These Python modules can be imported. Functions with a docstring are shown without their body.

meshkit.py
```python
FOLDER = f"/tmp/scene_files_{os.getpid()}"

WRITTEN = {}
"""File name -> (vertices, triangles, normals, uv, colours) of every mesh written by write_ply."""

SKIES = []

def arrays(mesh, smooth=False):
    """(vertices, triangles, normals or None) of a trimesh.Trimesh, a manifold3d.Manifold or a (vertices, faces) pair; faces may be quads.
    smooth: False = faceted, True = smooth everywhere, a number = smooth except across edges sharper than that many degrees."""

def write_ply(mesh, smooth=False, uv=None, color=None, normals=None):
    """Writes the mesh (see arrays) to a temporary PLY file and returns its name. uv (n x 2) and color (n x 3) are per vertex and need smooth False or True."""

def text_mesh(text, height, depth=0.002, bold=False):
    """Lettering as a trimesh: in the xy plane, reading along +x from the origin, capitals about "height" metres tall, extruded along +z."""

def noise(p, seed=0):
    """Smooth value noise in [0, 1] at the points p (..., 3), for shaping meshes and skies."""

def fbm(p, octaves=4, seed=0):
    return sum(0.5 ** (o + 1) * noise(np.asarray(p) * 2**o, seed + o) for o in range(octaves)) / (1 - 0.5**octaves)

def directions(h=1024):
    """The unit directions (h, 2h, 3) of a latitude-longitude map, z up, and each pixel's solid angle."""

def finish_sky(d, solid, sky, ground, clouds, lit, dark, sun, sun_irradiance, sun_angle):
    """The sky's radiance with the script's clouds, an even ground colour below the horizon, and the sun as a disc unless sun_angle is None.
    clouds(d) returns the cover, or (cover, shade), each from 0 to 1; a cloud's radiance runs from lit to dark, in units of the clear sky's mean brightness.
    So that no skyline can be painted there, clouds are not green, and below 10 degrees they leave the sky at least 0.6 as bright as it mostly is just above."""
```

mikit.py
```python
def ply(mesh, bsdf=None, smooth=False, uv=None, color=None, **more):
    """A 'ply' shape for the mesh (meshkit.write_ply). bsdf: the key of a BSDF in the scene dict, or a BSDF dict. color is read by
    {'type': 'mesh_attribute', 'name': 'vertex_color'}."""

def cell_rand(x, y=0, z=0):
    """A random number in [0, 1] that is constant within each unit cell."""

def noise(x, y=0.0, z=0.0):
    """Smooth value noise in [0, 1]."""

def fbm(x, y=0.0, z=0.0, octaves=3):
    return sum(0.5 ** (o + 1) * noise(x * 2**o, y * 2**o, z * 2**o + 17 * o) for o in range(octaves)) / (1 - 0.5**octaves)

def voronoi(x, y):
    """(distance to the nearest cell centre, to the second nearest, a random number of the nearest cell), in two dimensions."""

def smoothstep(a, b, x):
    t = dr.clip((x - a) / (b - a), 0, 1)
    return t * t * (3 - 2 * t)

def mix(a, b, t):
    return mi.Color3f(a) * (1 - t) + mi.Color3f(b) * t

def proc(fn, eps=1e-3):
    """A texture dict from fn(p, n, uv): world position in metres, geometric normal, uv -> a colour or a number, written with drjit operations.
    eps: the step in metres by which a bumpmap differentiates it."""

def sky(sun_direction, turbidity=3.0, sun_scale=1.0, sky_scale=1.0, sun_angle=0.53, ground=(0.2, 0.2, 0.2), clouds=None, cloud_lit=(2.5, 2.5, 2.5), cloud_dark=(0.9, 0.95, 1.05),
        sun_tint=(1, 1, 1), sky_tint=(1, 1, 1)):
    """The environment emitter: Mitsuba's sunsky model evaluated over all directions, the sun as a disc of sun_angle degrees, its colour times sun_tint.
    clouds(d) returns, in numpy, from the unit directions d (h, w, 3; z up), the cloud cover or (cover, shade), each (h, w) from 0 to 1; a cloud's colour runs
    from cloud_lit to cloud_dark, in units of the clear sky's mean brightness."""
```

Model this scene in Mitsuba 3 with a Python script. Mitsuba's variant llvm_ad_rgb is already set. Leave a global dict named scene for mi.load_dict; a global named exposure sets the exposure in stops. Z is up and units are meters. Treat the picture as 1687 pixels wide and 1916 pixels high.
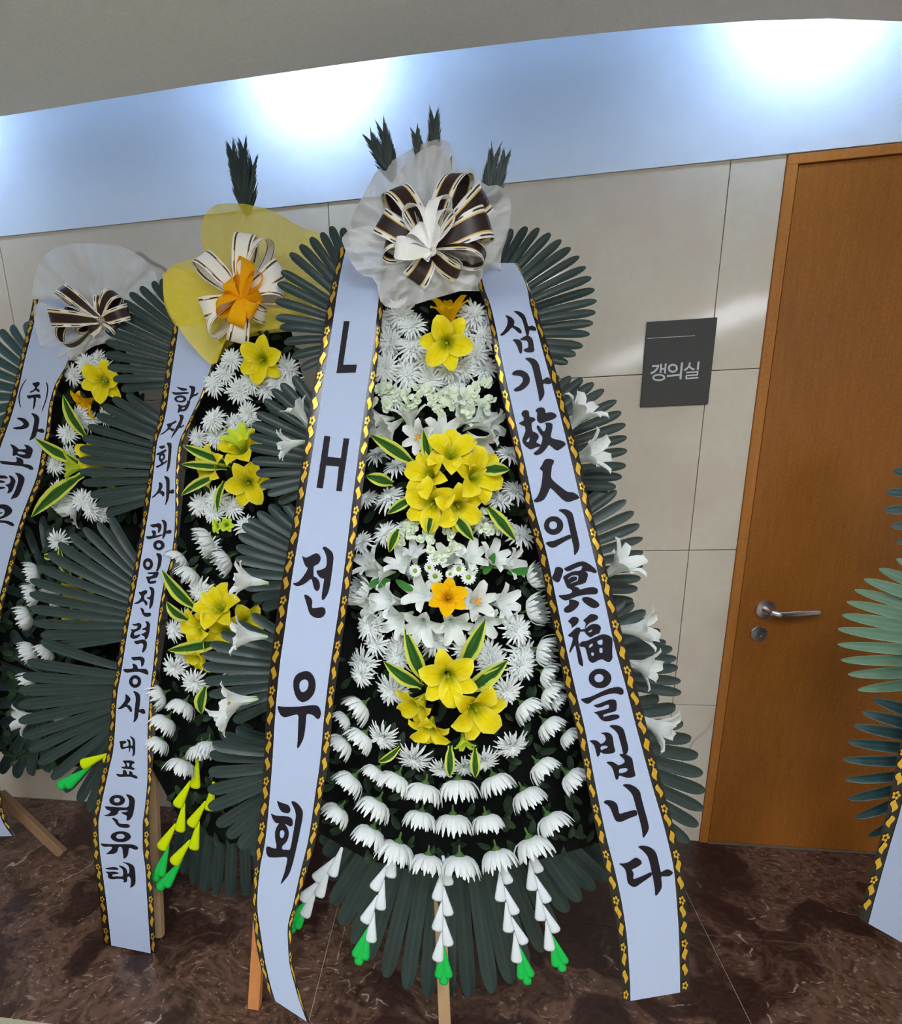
"""Condolence wreaths in a funeral-hall corridor: a procedural Mitsuba scene."""
import math, random
import numpy as np, trimesh, mitsuba as mi, drjit as dr
import mikit
from mikit import ply, proc, noise, fbm, voronoi, cell_rand, smoothstep, mix
from meshkit import fbm as nfbm
from shapely.geometry import Polygon, LineString, Point, box
from shapely.ops import unary_union
from shapely import affinity

T = mi.ScalarTransform4f
random.seed(7)
rng = np.random.default_rng(7)

# ------------------------------------------------------------------ camera, light, exposure
W, H = 1687, 1916
YAW, PITCH, ROLL, FOC, CX, CY, CAM_H, CAM_D = -0.16578, 0.26638, -0.04137, 1103.6743, 677.95879, 1111.29523, 1.59527, 2.14549
exposure = 0.0
FRONT_LIGHT = (15.8, 16.4, 17.3)        # ceiling panels of the corridor
STRIP_LIGHT = (9.0, 9.2, 9.9)          # long light of the passage that runs away from the wall
COVE_LIGHT = (150.0, 190.0, 255.0)    # lamps hidden in the ceiling slot
SLOT_LIGHT = (8.5, 11.0, 13.5)         # bluish strip lying on the ceiling slab, behind its edge
scene, labels = {}, {}


def _axes():
    cy_, sy_, cp, sp, cr, sr = math.cos(YAW), math.sin(YAW), math.cos(PITCH), math.sin(PITCH), math.cos(ROLL), math.sin(ROLL)
    fw = np.array([sy_ * cp, cy_ * cp, -sp])
    rt = np.array([cy_, -sy_, 0.0])
    up = np.cross(rt, fw)
    return fw, cr * rt + sr * up, -sr * rt + cr * up


FW, RT, UP = _axes()
EYE = np.array([0.0, -CAM_D, CAM_H])
scene['camera'] = {
    'type': 'perspective', 'fov': math.degrees(2 * math.atan(W / 2 / FOC)), 'fov_axis': 'x',
    'principal_point_offset_x': (W / 2 - CX) / W, 'principal_point_offset_y': (H / 2 - CY) / H,
    'near_clip': 0.02, 'far_clip': 60.0,
    'to_world': T().look_at(origin=EYE.tolist(), target=(EYE + FW).tolist(), up=UP.tolist())}


def srgb(r, g, b):
    c = np.array([r, g, b]) / 255.0
    return [float(x) for x in np.where(c < 0.04045, c / 12.92, ((c + 0.055) / 1.055) ** 2.4)]


def rgb(c):
    return {'type': 'rgb', 'value': [float(x) for x in c]}


# ------------------------------------------------------------------ names, labels, helpers
used = {}


def numbered(key):
    n = used.get(key, 0)
    used[key] = n + 1
    return key if n == 0 else f'{key}_{n:03d}'


def thing(name, label=None, cat=None, group=None, kind=None, parent=None):
    key = numbered(name if parent is None else parent + '__' + name)
    d = {}
    if label: d['label'] = label
    if cat: d['category'] = cat
    if group: d['group'] = group
    if kind: d['kind'] = kind
    if d: labels[key] = d
    return key


def obj(name, mesh, mat, parent=None, smooth=False, label=None, cat=None, group=None, kind=None, uv=None, M=None, **more):
    key = thing(name, label, cat, group, kind, parent)
    d = mesh if isinstance(mesh, dict) else ply(mesh, mat, smooth=smooth, uv=uv, **more)
    if M is not None:
        d = {**d, 'to_world': T(np.asarray(M, float))}
    scene[key] = d
    return key


def put(key, d, M=None):
    """adds a prepared ply dict, or one shared with alike pieces under its own matrix"""
    scene[key] = d if M is None else {**d, 'to_world': T(np.asarray(M, float))}


def cat(ms):
    return trimesh.util.concatenate(ms)


def bx(x0, x1, y0, y1, z0, z1, bevel=0.0):
    if bevel:
        import manifold3d as m3
        pts = [[x, y, z] for x in (x0, x1) for y in (y0, y1) for z in (z0, z1)]
        c = np.mean(pts, 0)
        out = []
        for p in pts:
            p = np.array(p); s = np.sign(c - p) * bevel
            for k in range(3):
                q = p + s; q[k] = p[k]
                out.append(q)
        hull = trimesh.Trimesh(np.array(out)).convex_hull
        return hull
    m = trimesh.creation.box((x1 - x0, y1 - y0, z1 - z0))
    m.apply_translation(((x0 + x1) / 2, (y0 + y1) / 2, (z0 + z1) / 2))
    return m


def unit(v):
    v = np.asarray(v, float)
    return v / (np.linalg.norm(v) + 1e-12)


def grid_mesh(P):
    """(rows, cols, 3) points -> trimesh and uv (u across, v along rows)"""
    P = np.asarray(P, float)
    n, m = P.shape[:2]
    i, j = np.meshgrid(np.arange(n - 1), np.arange(m - 1), indexing='ij')
    a = (i * m + j).ravel(); b = a + 1; c = a + m; d = c + 1
    f = np.vstack([np.stack([a, b, d], 1), np.stack([a, d, c], 1)])
    u, v = np.meshgrid(np.linspace(0, 1, m), np.linspace(0, 1, n))
    return (P.reshape(-1, 3), f), np.stack([u.ravel(), v.ravel()], 1)


def join_grids(list_of_P):
    vs, fs, us, at_ = [], [], [], 0
    for P in list_of_P:
        (v, f), uv = grid_mesh(P)
        vs.append(v); fs.append(f + at_); us.append(uv); at_ += len(v)
    return (np.vstack(vs), np.vstack(fs)), np.vstack(us)


def beam(p, q, wx, wy, side=(1, 0, 0)):
    """a squared batten from p to q with slightly eased edges"""
    p, q = np.asarray(p, float), np.asarray(q, float)
    d = unit(q - p); s = unit(np.asarray(side) - d * np.dot(side, d)); t = np.cross(d, s)
    m = bx(-wx / 2, wx / 2, -wy / 2, wy / 2, 0, np.linalg.norm(q - p), 0.0015)
    M = np.eye(4); M[:3, 0], M[:3, 1], M[:3, 2], M[:3, 3] = s, t, d, p
    m.apply_transform(M)
    return m


def ray(px, py):
    px, py = np.asarray(px, float), np.asarray(py, float)
    return FW + ((px - CX) / FOC)[..., None] * RT - ((py - CY) / FOC)[..., None] * UP


def on_plane(px, py, a=0.0, b=0.0):
    """the point of the plane y = a + b z that the picture shows at (px, py)"""
    d = ray(px, py)
    t = (np.asarray(a) + np.asarray(b) * EYE[2] - EYE[1]) / (d[..., 1] - np.asarray(b) * d[..., 2])
    return EYE + t[..., None] * d


def on_floor(px, py, z=0.0):
    d = ray(np.asarray(px), np.asarray(py))
    return EYE + ((z - EYE[2]) / d[..., 2])[..., None] * d


# ------------------------------------------------------------------ materials
def two(b): return {'type': 'twosided', 'bsdf': b}


def pr(color, rough=0.5, spec=0.4, **more):
    return two({'type': 'principled', 'base_color': color if isinstance(color, dict) else rgb(color), 'roughness': rough, 'specular': spec, **more})


def thin(color, trans=0.5, rough=0.6, spec=0.2):
    return {'type': 'principledthin', 'base_color': color if isinstance(color, dict) else rgb(color), 'roughness': rough, 'diff_trans': trans, 'spec_trans': 0.0, 'eta': 1.3}


def stone_fn(seed):
    def f(p, n, uv):
        x, z = p.x * 1.0 + seed * 3.1, p.z
        big = fbm(x * 2.2, z * 2.2, seed, 4)
        fine = fbm(x * 60, z * 60, seed + 4, 3)
        warp = fbm(x * 3, z * 3, seed + 9, 3) * 0.7
        ridge = 1 - dr.abs(2 * noise(x * 1.7 + warp * 2.2, z * 1.7 - warp, seed + 20) - 1)
        vein = smoothstep(0.975, 1.0, ridge) * smoothstep(0.45, 0.7, noise(x * 2.3, z * 2.3, seed + 31))
        c = mix(srgb(210, 201, 186), srgb(228, 221, 208), big * 0.75 + fine * 0.35)
        pink = smoothstep(0.5, 0.75, fbm(x * 5, z * 5, seed + 50, 3))
        c = mix(c, srgb(216, 199, 187), pink * 0.5)
        return mix(c, srgb(120, 108, 96), vein * 0.75)
    return f


for s in range(3):
    scene[f'mat_stone_{s}'] = two({'type': 'principled', 'base_color': proc(stone_fn(s)), 'roughness': 0.09, 'specular': 0.5})
scene['mat_grout'] = pr(srgb(110, 100, 88), 0.9)
scene['mat_paint'] = pr(srgb(222, 236, 253), 0.8, 0.2)
scene['mat_ceiling'] = pr(proc(lambda p, n, uv: mix(srgb(216, 219, 228), srgb(226, 229, 238), noise(p.x * 300, p.y * 300, 1))), 0.9, 0.1)
scene['mat_far_wall'] = pr(srgb(196, 188, 176), 0.6)


def marble_fn(p, n, uv):
    x, y = p.x, p.y
    wx = fbm(x * 5, y * 5, 3, 5) * 0.5; wy = fbm(x * 5, y * 5, 13, 5) * 0.5
    cloud = fbm((x + wx) * 5.0, (y + wy) * 6.5, 7, 5)
    a, b, c0 = voronoi((x + wx * .6) * 11, (y + wy * .6) * 14)
    web = 1 - smoothstep(0.0, 0.32, b - a)
    fine = fbm((x + wx * .3) * 70, (y + wy * .3) * 90, 2, 4)
    c = mix(srgb(34, 20, 18), srgb(68, 44, 37), fine * 0.8 + c0 * 0.2)
    brown = smoothstep(0.42, 0.66, cloud) * (0.35 + 0.65 * smoothstep(.3, .7, fine))
    c = mix(c, srgb(118, 90, 72), brown * 0.58)
    c = mix(c, srgb(112, 84, 70), web * smoothstep(0.4, 0.6, cloud) * .5)
    a2, b2, c2 = voronoi((x + wx * .5) * 3.3 + 9, (y + wy * .5) * 4.2 + 3)
    vein = (1 - smoothstep(0.0, 0.028, b2 - a2)) * smoothstep(0.55, 0.7, noise(x * 8, y * 8, 40)) * smoothstep(.35, .6, fine)
    chip = smoothstep(.82, .90, noise((x + wx * .2) * 95, (y + wy * .2) * 150, 77)) * smoothstep(.45, .6, cloud)
    return mix(c, srgb(188, 164, 148), dr.clip(vein * .8 + chip * .32, 0, 1))


scene['mat_marble'] = two({'type': 'principled', 'base_color': proc(marble_fn), 'roughness': 0.3, 'specular': 0.4})
scene['mat_marble_grout'] = pr(srgb(190, 170, 148), 0.8)
scene['mat_pale_stone'] = pr(proc(lambda p, n, uv: mix(srgb(168, 164, 140), srgb(190, 184, 160), fbm(p.x * 9, p.y * 9, 2, 4))), 0.3)


def wood_fn(c0, c1, fx=140, fz=5):
    def f(p, n, uv):
        g = fbm(p.x * fx + 1.2 * noise(p.z * 2, 0, 3), p.y * fx, p.z * fz, 4)
        b = fbm(p.x * 5, p.y * 5, p.z * 2.2, 4)
        s = noise(p.x * 520, p.y * 520, p.z * 120)
        return mix(c0, c1, dr.clip(g * 0.42 + b * 0.45 + s * 0.35 - 0.12, 0, 1))
    return f


scene['mat_door'] = two({'type': 'principled', 'base_color': proc(wood_fn(srgb(130, 75, 24), srgb(176, 110, 42), 190, 9)), 'roughness': 0.42, 'specular': 0.35})
scene['mat_frame'] = two({'type': 'principled', 'base_color': proc(wood_fn(srgb(158, 96, 38), srgb(200, 132, 62))), 'roughness': 0.42, 'specular': 0.35})
scene['mat_gap'] = pr(srgb(40, 24, 12), 0.9, 0.1)
scene['mat_chrome'] = two({'type': 'roughconductor', 'material': 'Cr', 'alpha': 0.12})
scene['mat_leg'] = pr(proc(wood_fn(srgb(158, 128, 96), srgb(196, 164, 126), 110, 6)), 0.6)
scene['mat_leg_orange'] = pr(proc(wood_fn(srgb(190, 116, 66), srgb(222, 150, 92), 110, 6)), 0.6)
scene['mat_leg_brown'] = pr(proc(wood_fn(srgb(116, 88, 62), srgb(150, 116, 84), 110, 6)), 0.6)
scene['mat_sign'] = pr(srgb(62, 62, 60), 0.4)
scene['mat_sign_text'] = pr(srgb(205, 212, 222), 0.5)
scene['mat_ribbon'] = thin(srgb(178, 192, 221), 0.06, 0.5)
scene['mat_ink'] = pr(srgb(26, 22, 30), 0.6, 0.2)
scene['mat_foil_black'] = pr(srgb(24, 18, 14), 0.25, 0.6)
scene['mat_gold'] = two({'type': 'principled', 'base_color': rgb(srgb(236, 190, 70)), 'metallic': 0.75, 'roughness': 0.28, 'specular': 0.5})


def leaf_fn(dark, lit, edge, e0):
    def f(p, n, uv):
        d = dr.abs(uv.x * 2 - 1)
        rib = 1 - smoothstep(0.0, 0.14, d)
        streak = noise(uv.x * 22, uv.y * 2.5, 5)
        c = mix(dark, lit, streak * 0.6 + 0.25 * fbm(p.x * 30, p.z * 30, p.y * 30, 2))
        c = mix(c, lit, rib * 0.5)
        return mix(c, edge, smoothstep(e0, 1.0, d) * 0.8)
    return f


scene['mat_palm'] = pr(proc(leaf_fn(srgb(28, 43, 40), srgb(50, 72, 71), srgb(40, 58, 56), 0.9)), 0.42, 0.5)
scene['mat_palm_light'] = pr(proc(leaf_fn(srgb(88, 128, 106), srgb(120, 152, 128), srgb(150, 172, 150), 0.8)), 0.45, 0.4)
scene['mat_palm_edge'] = pr(proc(leaf_fn(srgb(30, 62, 60), srgb(70, 98, 104), srgb(128, 148, 140), 0.78)), 0.38, 0.5)
scene['mat_stem'] = pr(srgb(38, 58, 44), 0.6)
scene['mat_foliage'] = pr(proc(lambda p, n, uv: mix(srgb(22, 38, 26), srgb(44, 66, 42), noise(p.x * 40, p.y * 40, p.z * 40))), 0.55, 0.3)
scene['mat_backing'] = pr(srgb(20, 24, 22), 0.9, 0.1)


def petal_fn(throat, body, tip, t0=0.25, t1=0.55):
    def f(p, n, uv):
        line = 1 - smoothstep(0.0, 0.16, dr.abs(uv.x * 2 - 1))
        c = mix(throat, body, smoothstep(t0, t1, uv.y))
        c = mix(c, throat, line * (1 - smoothstep(0.45, 0.8, uv.y)) * 0.45)
        return mix(c, tip, smoothstep(0.7, 1.0, dr.maximum(uv.y, 0.55 + 0.45 * dr.abs(uv.x * 2 - 1))) * 0.6)
    return f


scene['mat_yellow'] = thin(proc(petal_fn(srgb(176, 176, 20), srgb(234, 216, 26), srgb(238, 228, 84))), 0.3)
scene['mat_orange'] = thin(proc(petal_fn(srgb(214, 150, 10), srgb(250, 196, 18), srgb(250, 206, 40))), 0.5)
scene['mat_lime'] = thin(proc(petal_fn(srgb(120, 170, 20), srgb(214, 236, 60), srgb(226, 244, 110))), 0.55)
scene['mat_white_lily'] = thin(proc(petal_fn(srgb(178, 216, 150), srgb(228, 233, 231), srgb(234, 239, 238), 0.02, 0.3)), 0.22)
scene['mat_chrysanthemum'] = thin(srgb(226, 232, 232), 0.12)
scene['mat_stock'] = thin(srgb(226, 236, 216), 0.25)
scene['mat_green_eye'] = pr(srgb(120, 160, 40), 0.6)
scene['mat_pistil'] = pr(srgb(140, 170, 40), 0.6)
scene['mat_stamen'] = pr(srgb(222, 160, 40), 0.6)
scene['mat_calyx'] = pr(srgb(70, 104, 50), 0.6)
scene['mat_green_leaf'] = thin(srgb(70, 128, 60), 0.35, 0.5)


def variegated_fn(p, n, uv):
    d = dr.abs(uv.x * 2 - 1)
    e = 0.56 + 0.12 * (noise(uv.y * 7, p.x * 20, 2) - 0.5)
    c = mix(srgb(30, 66, 30), srgb(62, 104, 44), noise(uv.x * 16, uv.y * 1.5, 4))
    return mix(c, srgb(204, 212, 92), smoothstep(e - 0.1, e + 0.08, dr.maximum(d, 0.3 + 0.75 * smoothstep(0.86, 1.0, uv.y))))


scene['mat_variegated'] = thin(proc(variegated_fn), 0.3, 0.4)
scene['mat_bell_white'] = thin(srgb(226, 234, 240), 0.15, 0.4)
scene['mat_bell_yellow'] = thin(srgb(222, 240, 24), 0.4, 0.4)
scene['mat_tip_green'] = thin(srgb(44, 206, 92), 0.4, 0.4)


def gauze(c, op):
    return {'type': 'mask', 'opacity': op, 'bsdf': thin(c, 0.4, 0.6)}


scene['mat_tulle_white'] = gauze(srgb(236, 238, 240), 0.62)
scene['mat_tulle_yellow'] = gauze(srgb(240, 222, 84), 0.72)
scene['mat_satin_white'] = thin(srgb(248, 248, 247), 0.2, 0.3)
scene['mat_satin_yellow'] = thin(srgb(250, 186, 30), 0.4, 0.3)


def stripe_fn(edge, mid, gold, a, b):
    def f(p, n, uv):
        d = dr.abs(uv.x * 2 - 1)
        c = mix(mid, gold, smoothstep(a - 0.06, a, d))
        c = mix(c, edge, smoothstep(a + 0.05, a + 0.1, d))
        dash = smoothstep(0.35, 0.5, noise(uv.y * 60, 0.5, 3))
        return mix(c, srgb(50, 40, 36), smoothstep(b - 0.05, b, d) * (1 - smoothstep(b + 0.07, b + 0.12, d)) * dash)
    return f


scene['mat_bow_dark'] = pr(proc(stripe_fn(srgb(226, 226, 220), srgb(40, 24, 24), srgb(214, 176, 90), 0.56, 0.78)), 0.35, 0.4)
scene['mat_bow_light'] = pr(proc(stripe_fn(srgb(238, 234, 222), srgb(240, 238, 230), srgb(160, 130, 70), 0.66, 0.72)), 0.4, 0.4)

# ------------------------------------------------------------------ the setting
X0, X1, YF = -4.2, 4.0, -9.8          # the corridor: left end, right end, opposite wall
STONE_TOP, CEIL, TOP = 2.322, 2.5, 3.1
FR_L, FR_R, DOOR_L, DOOR_R, FR_T, DOOR_T = 0.936, 1.93, 0.965, 1.90, 2.317, 2.292


def struct(name, mesh, mat, label=None, parent=None, **k):
    return obj(name, mesh, mat, parent, label=label, kind='structure' if parent is None else None, **k)


struct('wall_back', bx(X0, X1, 0.012, 0.15, -0.2, TOP), 'mat_grout', 'stone clad corridor wall with a painted white band above')
struct('upper_band', bx(X0, X1, -0.004, 0.0115, STONE_TOP, TOP), 'mat_paint', 'white painted band above the stone', 'wall_back')
k = 0
xs = [0.786 - 1.205 * i for i in range(0, 5)][::-1]
xs = [X0] + [x for x in xs if x > X0 + 0.1]
cols = list(zip(xs[:-1], xs[1:])) + [(xs[-1], FR_L), (FR_R, 2.4), (2.4, 3.2), (3.2, X1)]
for (a, b) in cols:
    for r in range(4):
        g, z0 = 0.0012, r * STONE_TOP / 4
        struct('stone_panel', bx(a + g, b - g, 0.0, 0.013, z0 + g, z0 + STONE_TOP / 4 - g, 0.0008), f'mat_stone_{(k * 7 + r) % 3}', parent='wall_back')
    k += 1
struct('wall_front', bx(X0, X1, YF - 0.1, YF, -0.2, TOP), 'mat_far_wall', 'plain wall across the corridor')
struct('wall_left', bx(X0 - 0.1, X0, YF, 0.15, -0.2, TOP), 'mat_far_wall', 'plain end wall of the corridor')
struct('wall_right', bx(X1, X1 + 0.1, YF, 0.15, -0.2, TOP), 'mat_far_wall', 'plain end wall of the corridor')

# floor: a row of dark brown marble along the wall, pale stone beyond
struct('floor', bx(X0, X1, YF, 0.14, -0.2, -0.0025), 'mat_marble_grout', 'dark brown marble tile floor')
fx = [-0.412 + 1.205 * i for i in range(-3, 4)]
fx = [X0] + [x for x in fx if X0 < x < X1] + [X1]
for (a, b) in zip(fx[:-1], fx[1:]):
    for (c, d) in ((-0.467, 0.0), (-1.003, -0.467)):
        struct('marble_tile', bx(a + .0012, b - .0012, c + .0013, d - .0013, -0.02, 0.0, 0.0004), 'mat_marble', parent='floor')
    for j in range(10):
        c = -1.003 - 0.84 * (j + 1)
        struct('pale_tile', bx(a + .0012, b - .0012, c + .0012, c + 0.84 - .0012, -0.02, 0.0, 0.0006), 'mat_pale_stone', parent='floor',
               label='pale stone floor tile' if j == 0 else None)

# ceiling: a lowered slab that stops short of the stone wall along a gentle curve; the slot behind it hides lamps
edge = np.array([on_floor(u, v, CEIL)[:2] for u, v in [(0, 218), (125, 198), (250, 178), (375, 158), (500, 140), (625, 122), (750, 105), (875, 90), (1000, 75), (1125, 62), (1250, 50), (1400, 39), (1550, 34.5), (1687, 40)]])
pts = [(X0, edge[0, 1] + 0.02)] + [tuple(p) for p in edge]
sl = (edge[-1] - edge[-2]); q = edge[-1].copy()
for i in range(4):
    q = q + sl * 0.5; pts.append((q[0], min(q[1], -0.2)))
pts += [(X1, -0.2), (X1, YF), (X0, YF)]
slab = trimesh.creation.extrude_polygon(Polygon(pts).buffer(0), 0.05, engine='earcut')
slab.apply_translation((0, 0, CEIL))
struct('ceiling', slab, 'mat_ceiling', 'lowered grey ceiling with a curved edge')
struct('slot_top', bx(X0, X1, YF, 0.15, TOP, TOP + 0.05), 'mat_paint', 'top of the light slot', 'ceiling')

for x, where in ((-3.19, 'far to the left of the wreaths'), (-1.81, 'behind the left edge of the ceiling'), (-0.43, 'between the two taller wreaths'), (0.95, 'over the wooden door'), (2.33, 'past the wooden door')):
    lamp = thing('cove_lamp', 'small hidden round lamp lighting the white wall band, ' + where, 'lamp', 'lamps hidden in the ceiling slot')
    o = np.array([x, -0.15, 2.765]); d = unit((0, 0.88, -0.47))
    R = trimesh.geometry.align_vectors((0, 0, 1), d); R[:3, 3] = o
    disc = trimesh.creation.cylinder(0.045, 0.004, sections=28)
    can = trimesh.creation.revolve(np.array([[0.0, -0.10], [0.05, -0.10], [0.055, -0.09], [0.055, 0.006], [0.048, 0.006], [0.048, -0.004], [0.0, -0.004]]), sections=28)
    can.apply_transform(R); disc.apply_transform(R)
    rod = beam(o - d * 0.09, (x, -0.215, TOP), 0.015, 0.015)
    obj('housing', cat([can, rod]), 'mat_paint', lamp, smooth=30)
    scene[thing('diffuser', parent=lamp)] = ply(disc, 'mat_paint', emitter={'type': 'area', 'radiance': rgb(COVE_LIGHT)})

for x, y, where in ((-1.2, -2.25, 'over the left wreaths'), (0.3, -2.25, 'nearest the wooden door'), (-1.2, -3.3, 'far left across the corridor'), (0.3, -3.3, 'far right across the corridor')):
    lamp = thing('ceiling_light', 'square flush ceiling light panel, ' + where, 'ceiling light', 'flush ceiling lights of the corridor')
    h = 0.32
    fr = cat([bx(x - h - .02, x + h + .02, y - h - .02, y - h, CEIL - .012, CEIL), bx(x - h - .02, x + h + .02, y + h, y + h + .02, CEIL - .012, CEIL),
              bx(x - h - .02, x - h, y - h, y + h, CEIL - .012, CEIL), bx(x + h, x + h + .02, y - h, y + h, CEIL - .012, CEIL)])
    obj('frame', fr, 'mat_paint', lamp)
    m = trimesh.Trimesh([[x - h, y - h, CEIL - .006], [x + h, y - h, CEIL - .006], [x + h, y + h, CEIL - .006], [x - h, y + h, CEIL - .006]], [[0, 2, 1], [0, 3, 2]], process=False)
    scene[thing('diffuser', parent=lamp)] = ply(m, 'mat_paint', emitter={'type': 'area', 'radiance': rgb(FRONT_LIGHT)})

lamp = thing('cove_strip', 'long bluish light strip lying on the lowered ceiling, hidden behind its edge', 'light strip')
obj('channel', cat([bx(-3.6, 3.0, -0.60, -0.55, CEIL + .05, CEIL + .062)]), 'mat_paint', lamp)
m = trimesh.Trimesh([[-3.6, -.595, CEIL + .064], [3.0, -.595, CEIL + .064], [3.0, -.555, CEIL + .064], [-3.6, -.555, CEIL + .064]], [[0, 1, 2], [0, 2, 3]], process=False)
scene[thing('diffuser', parent=lamp)] = ply(m, 'mat_paint', emitter={'type': 'area', 'radiance': rgb(SLOT_LIGHT)})

lamp = thing('strip_light', 'long linear ceiling light of the passage that runs away from the door wall', 'ceiling light')
sx0, sx1, sy0, sy1 = 2.19, 2.75, -9.6, -3.3
fr = cat([bx(sx0 - .02, sx0, sy0, sy1, CEIL - .012, CEIL), bx(sx1, sx1 + .02, sy0, sy1, CEIL - .012, CEIL), bx(sx0 - .02, sx1 + .02, sy1, sy1 + .02, CEIL - .012, CEIL), bx(sx0 - .02, sx1 + .02, sy0 - .02, sy0, CEIL - .012, CEIL)])
obj('frame', fr, 'mat_paint', lamp)
m = trimesh.Trimesh([[sx0, sy0, CEIL - .006], [sx1, sy0, CEIL - .006], [sx1, sy1, CEIL - .006], [sx0, sy1, CEIL - .006]], [[0, 2, 1], [0, 3, 2]], process=False)
scene[thing('diffuser', parent=lamp)] = ply(m, 'mat_paint', emitter={'type': 'area', 'radiance': rgb(STRIP_LIGHT)})

# the door
struct('door_1', bx(DOOR_L + .003, DOOR_R, -0.004, 0.011, 0.004, DOOR_T - .003, 0.001), 'mat_door', 'orange brown wooden door with a chrome lever handle')
fr = cat([bx(FR_L, DOOR_L, -0.008, 0.0115, 0, DOOR_T, 0.001), bx(DOOR_R + .003, FR_R, -0.008, 0.0115, 0, DOOR_T, 0.001), bx(FR_L, FR_R, -0.008, 0.0115, DOOR_T, FR_T, 0.001)])
struct('door_frame', fr, 'mat_frame', 'wooden door frame', 'door_1')
struct('door_gap', bx(DOOR_L - .001, DOOR_R + .004, 0.0112, 0.0119, 0, DOOR_T + .001), 'mat_gap', None, 'door_1')
struct('threshold', bx(DOOR_L, DOOR_R, -0.012, 0.01, 0.0, 0.003), 'mat_grout', None, 'door_1')
hx, hz = 1.05, 0.952
rose = trimesh.creation.revolve(np.array([[0, 0], [.033, 0], [.034, .004], [.032, .009], [.016, .011], [.012, .05], [0, .05]]), sections=36)
rose.apply_transform(trimesh.transformations.rotation_matrix(math.pi / 2, (1, 0, 0))); rose.apply_translation((hx, -0.004, hz))
hd = struct('handle', rose, 'mat_chrome', 'chrome lever handle', 'door_1', smooth=35)
path = [(hx - .004, -.050, hz), (hx + .012, -.060, hz - .001), (hx + .03, -.062, hz - .002), (hx + .07, -.060, hz - .001), (hx + .11, -.056, hz + .001), (hx + .145, -.052, hz + .003)]
P = []
for i, (c, (ry, rz)) in enumerate(zip(path, [(.011, .011), (.012, .012), (.010, .012), (.007, .012), (.006, .011), (.004, .008)])):
    a = np.linspace(0, 2 * math.pi, 15)
    P.append(np.stack([c[0] + 0 * a, c[1] + ry * np.cos(a), c[2] + rz * np.sin(a)], 1))
P = np.array(P)
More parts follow.
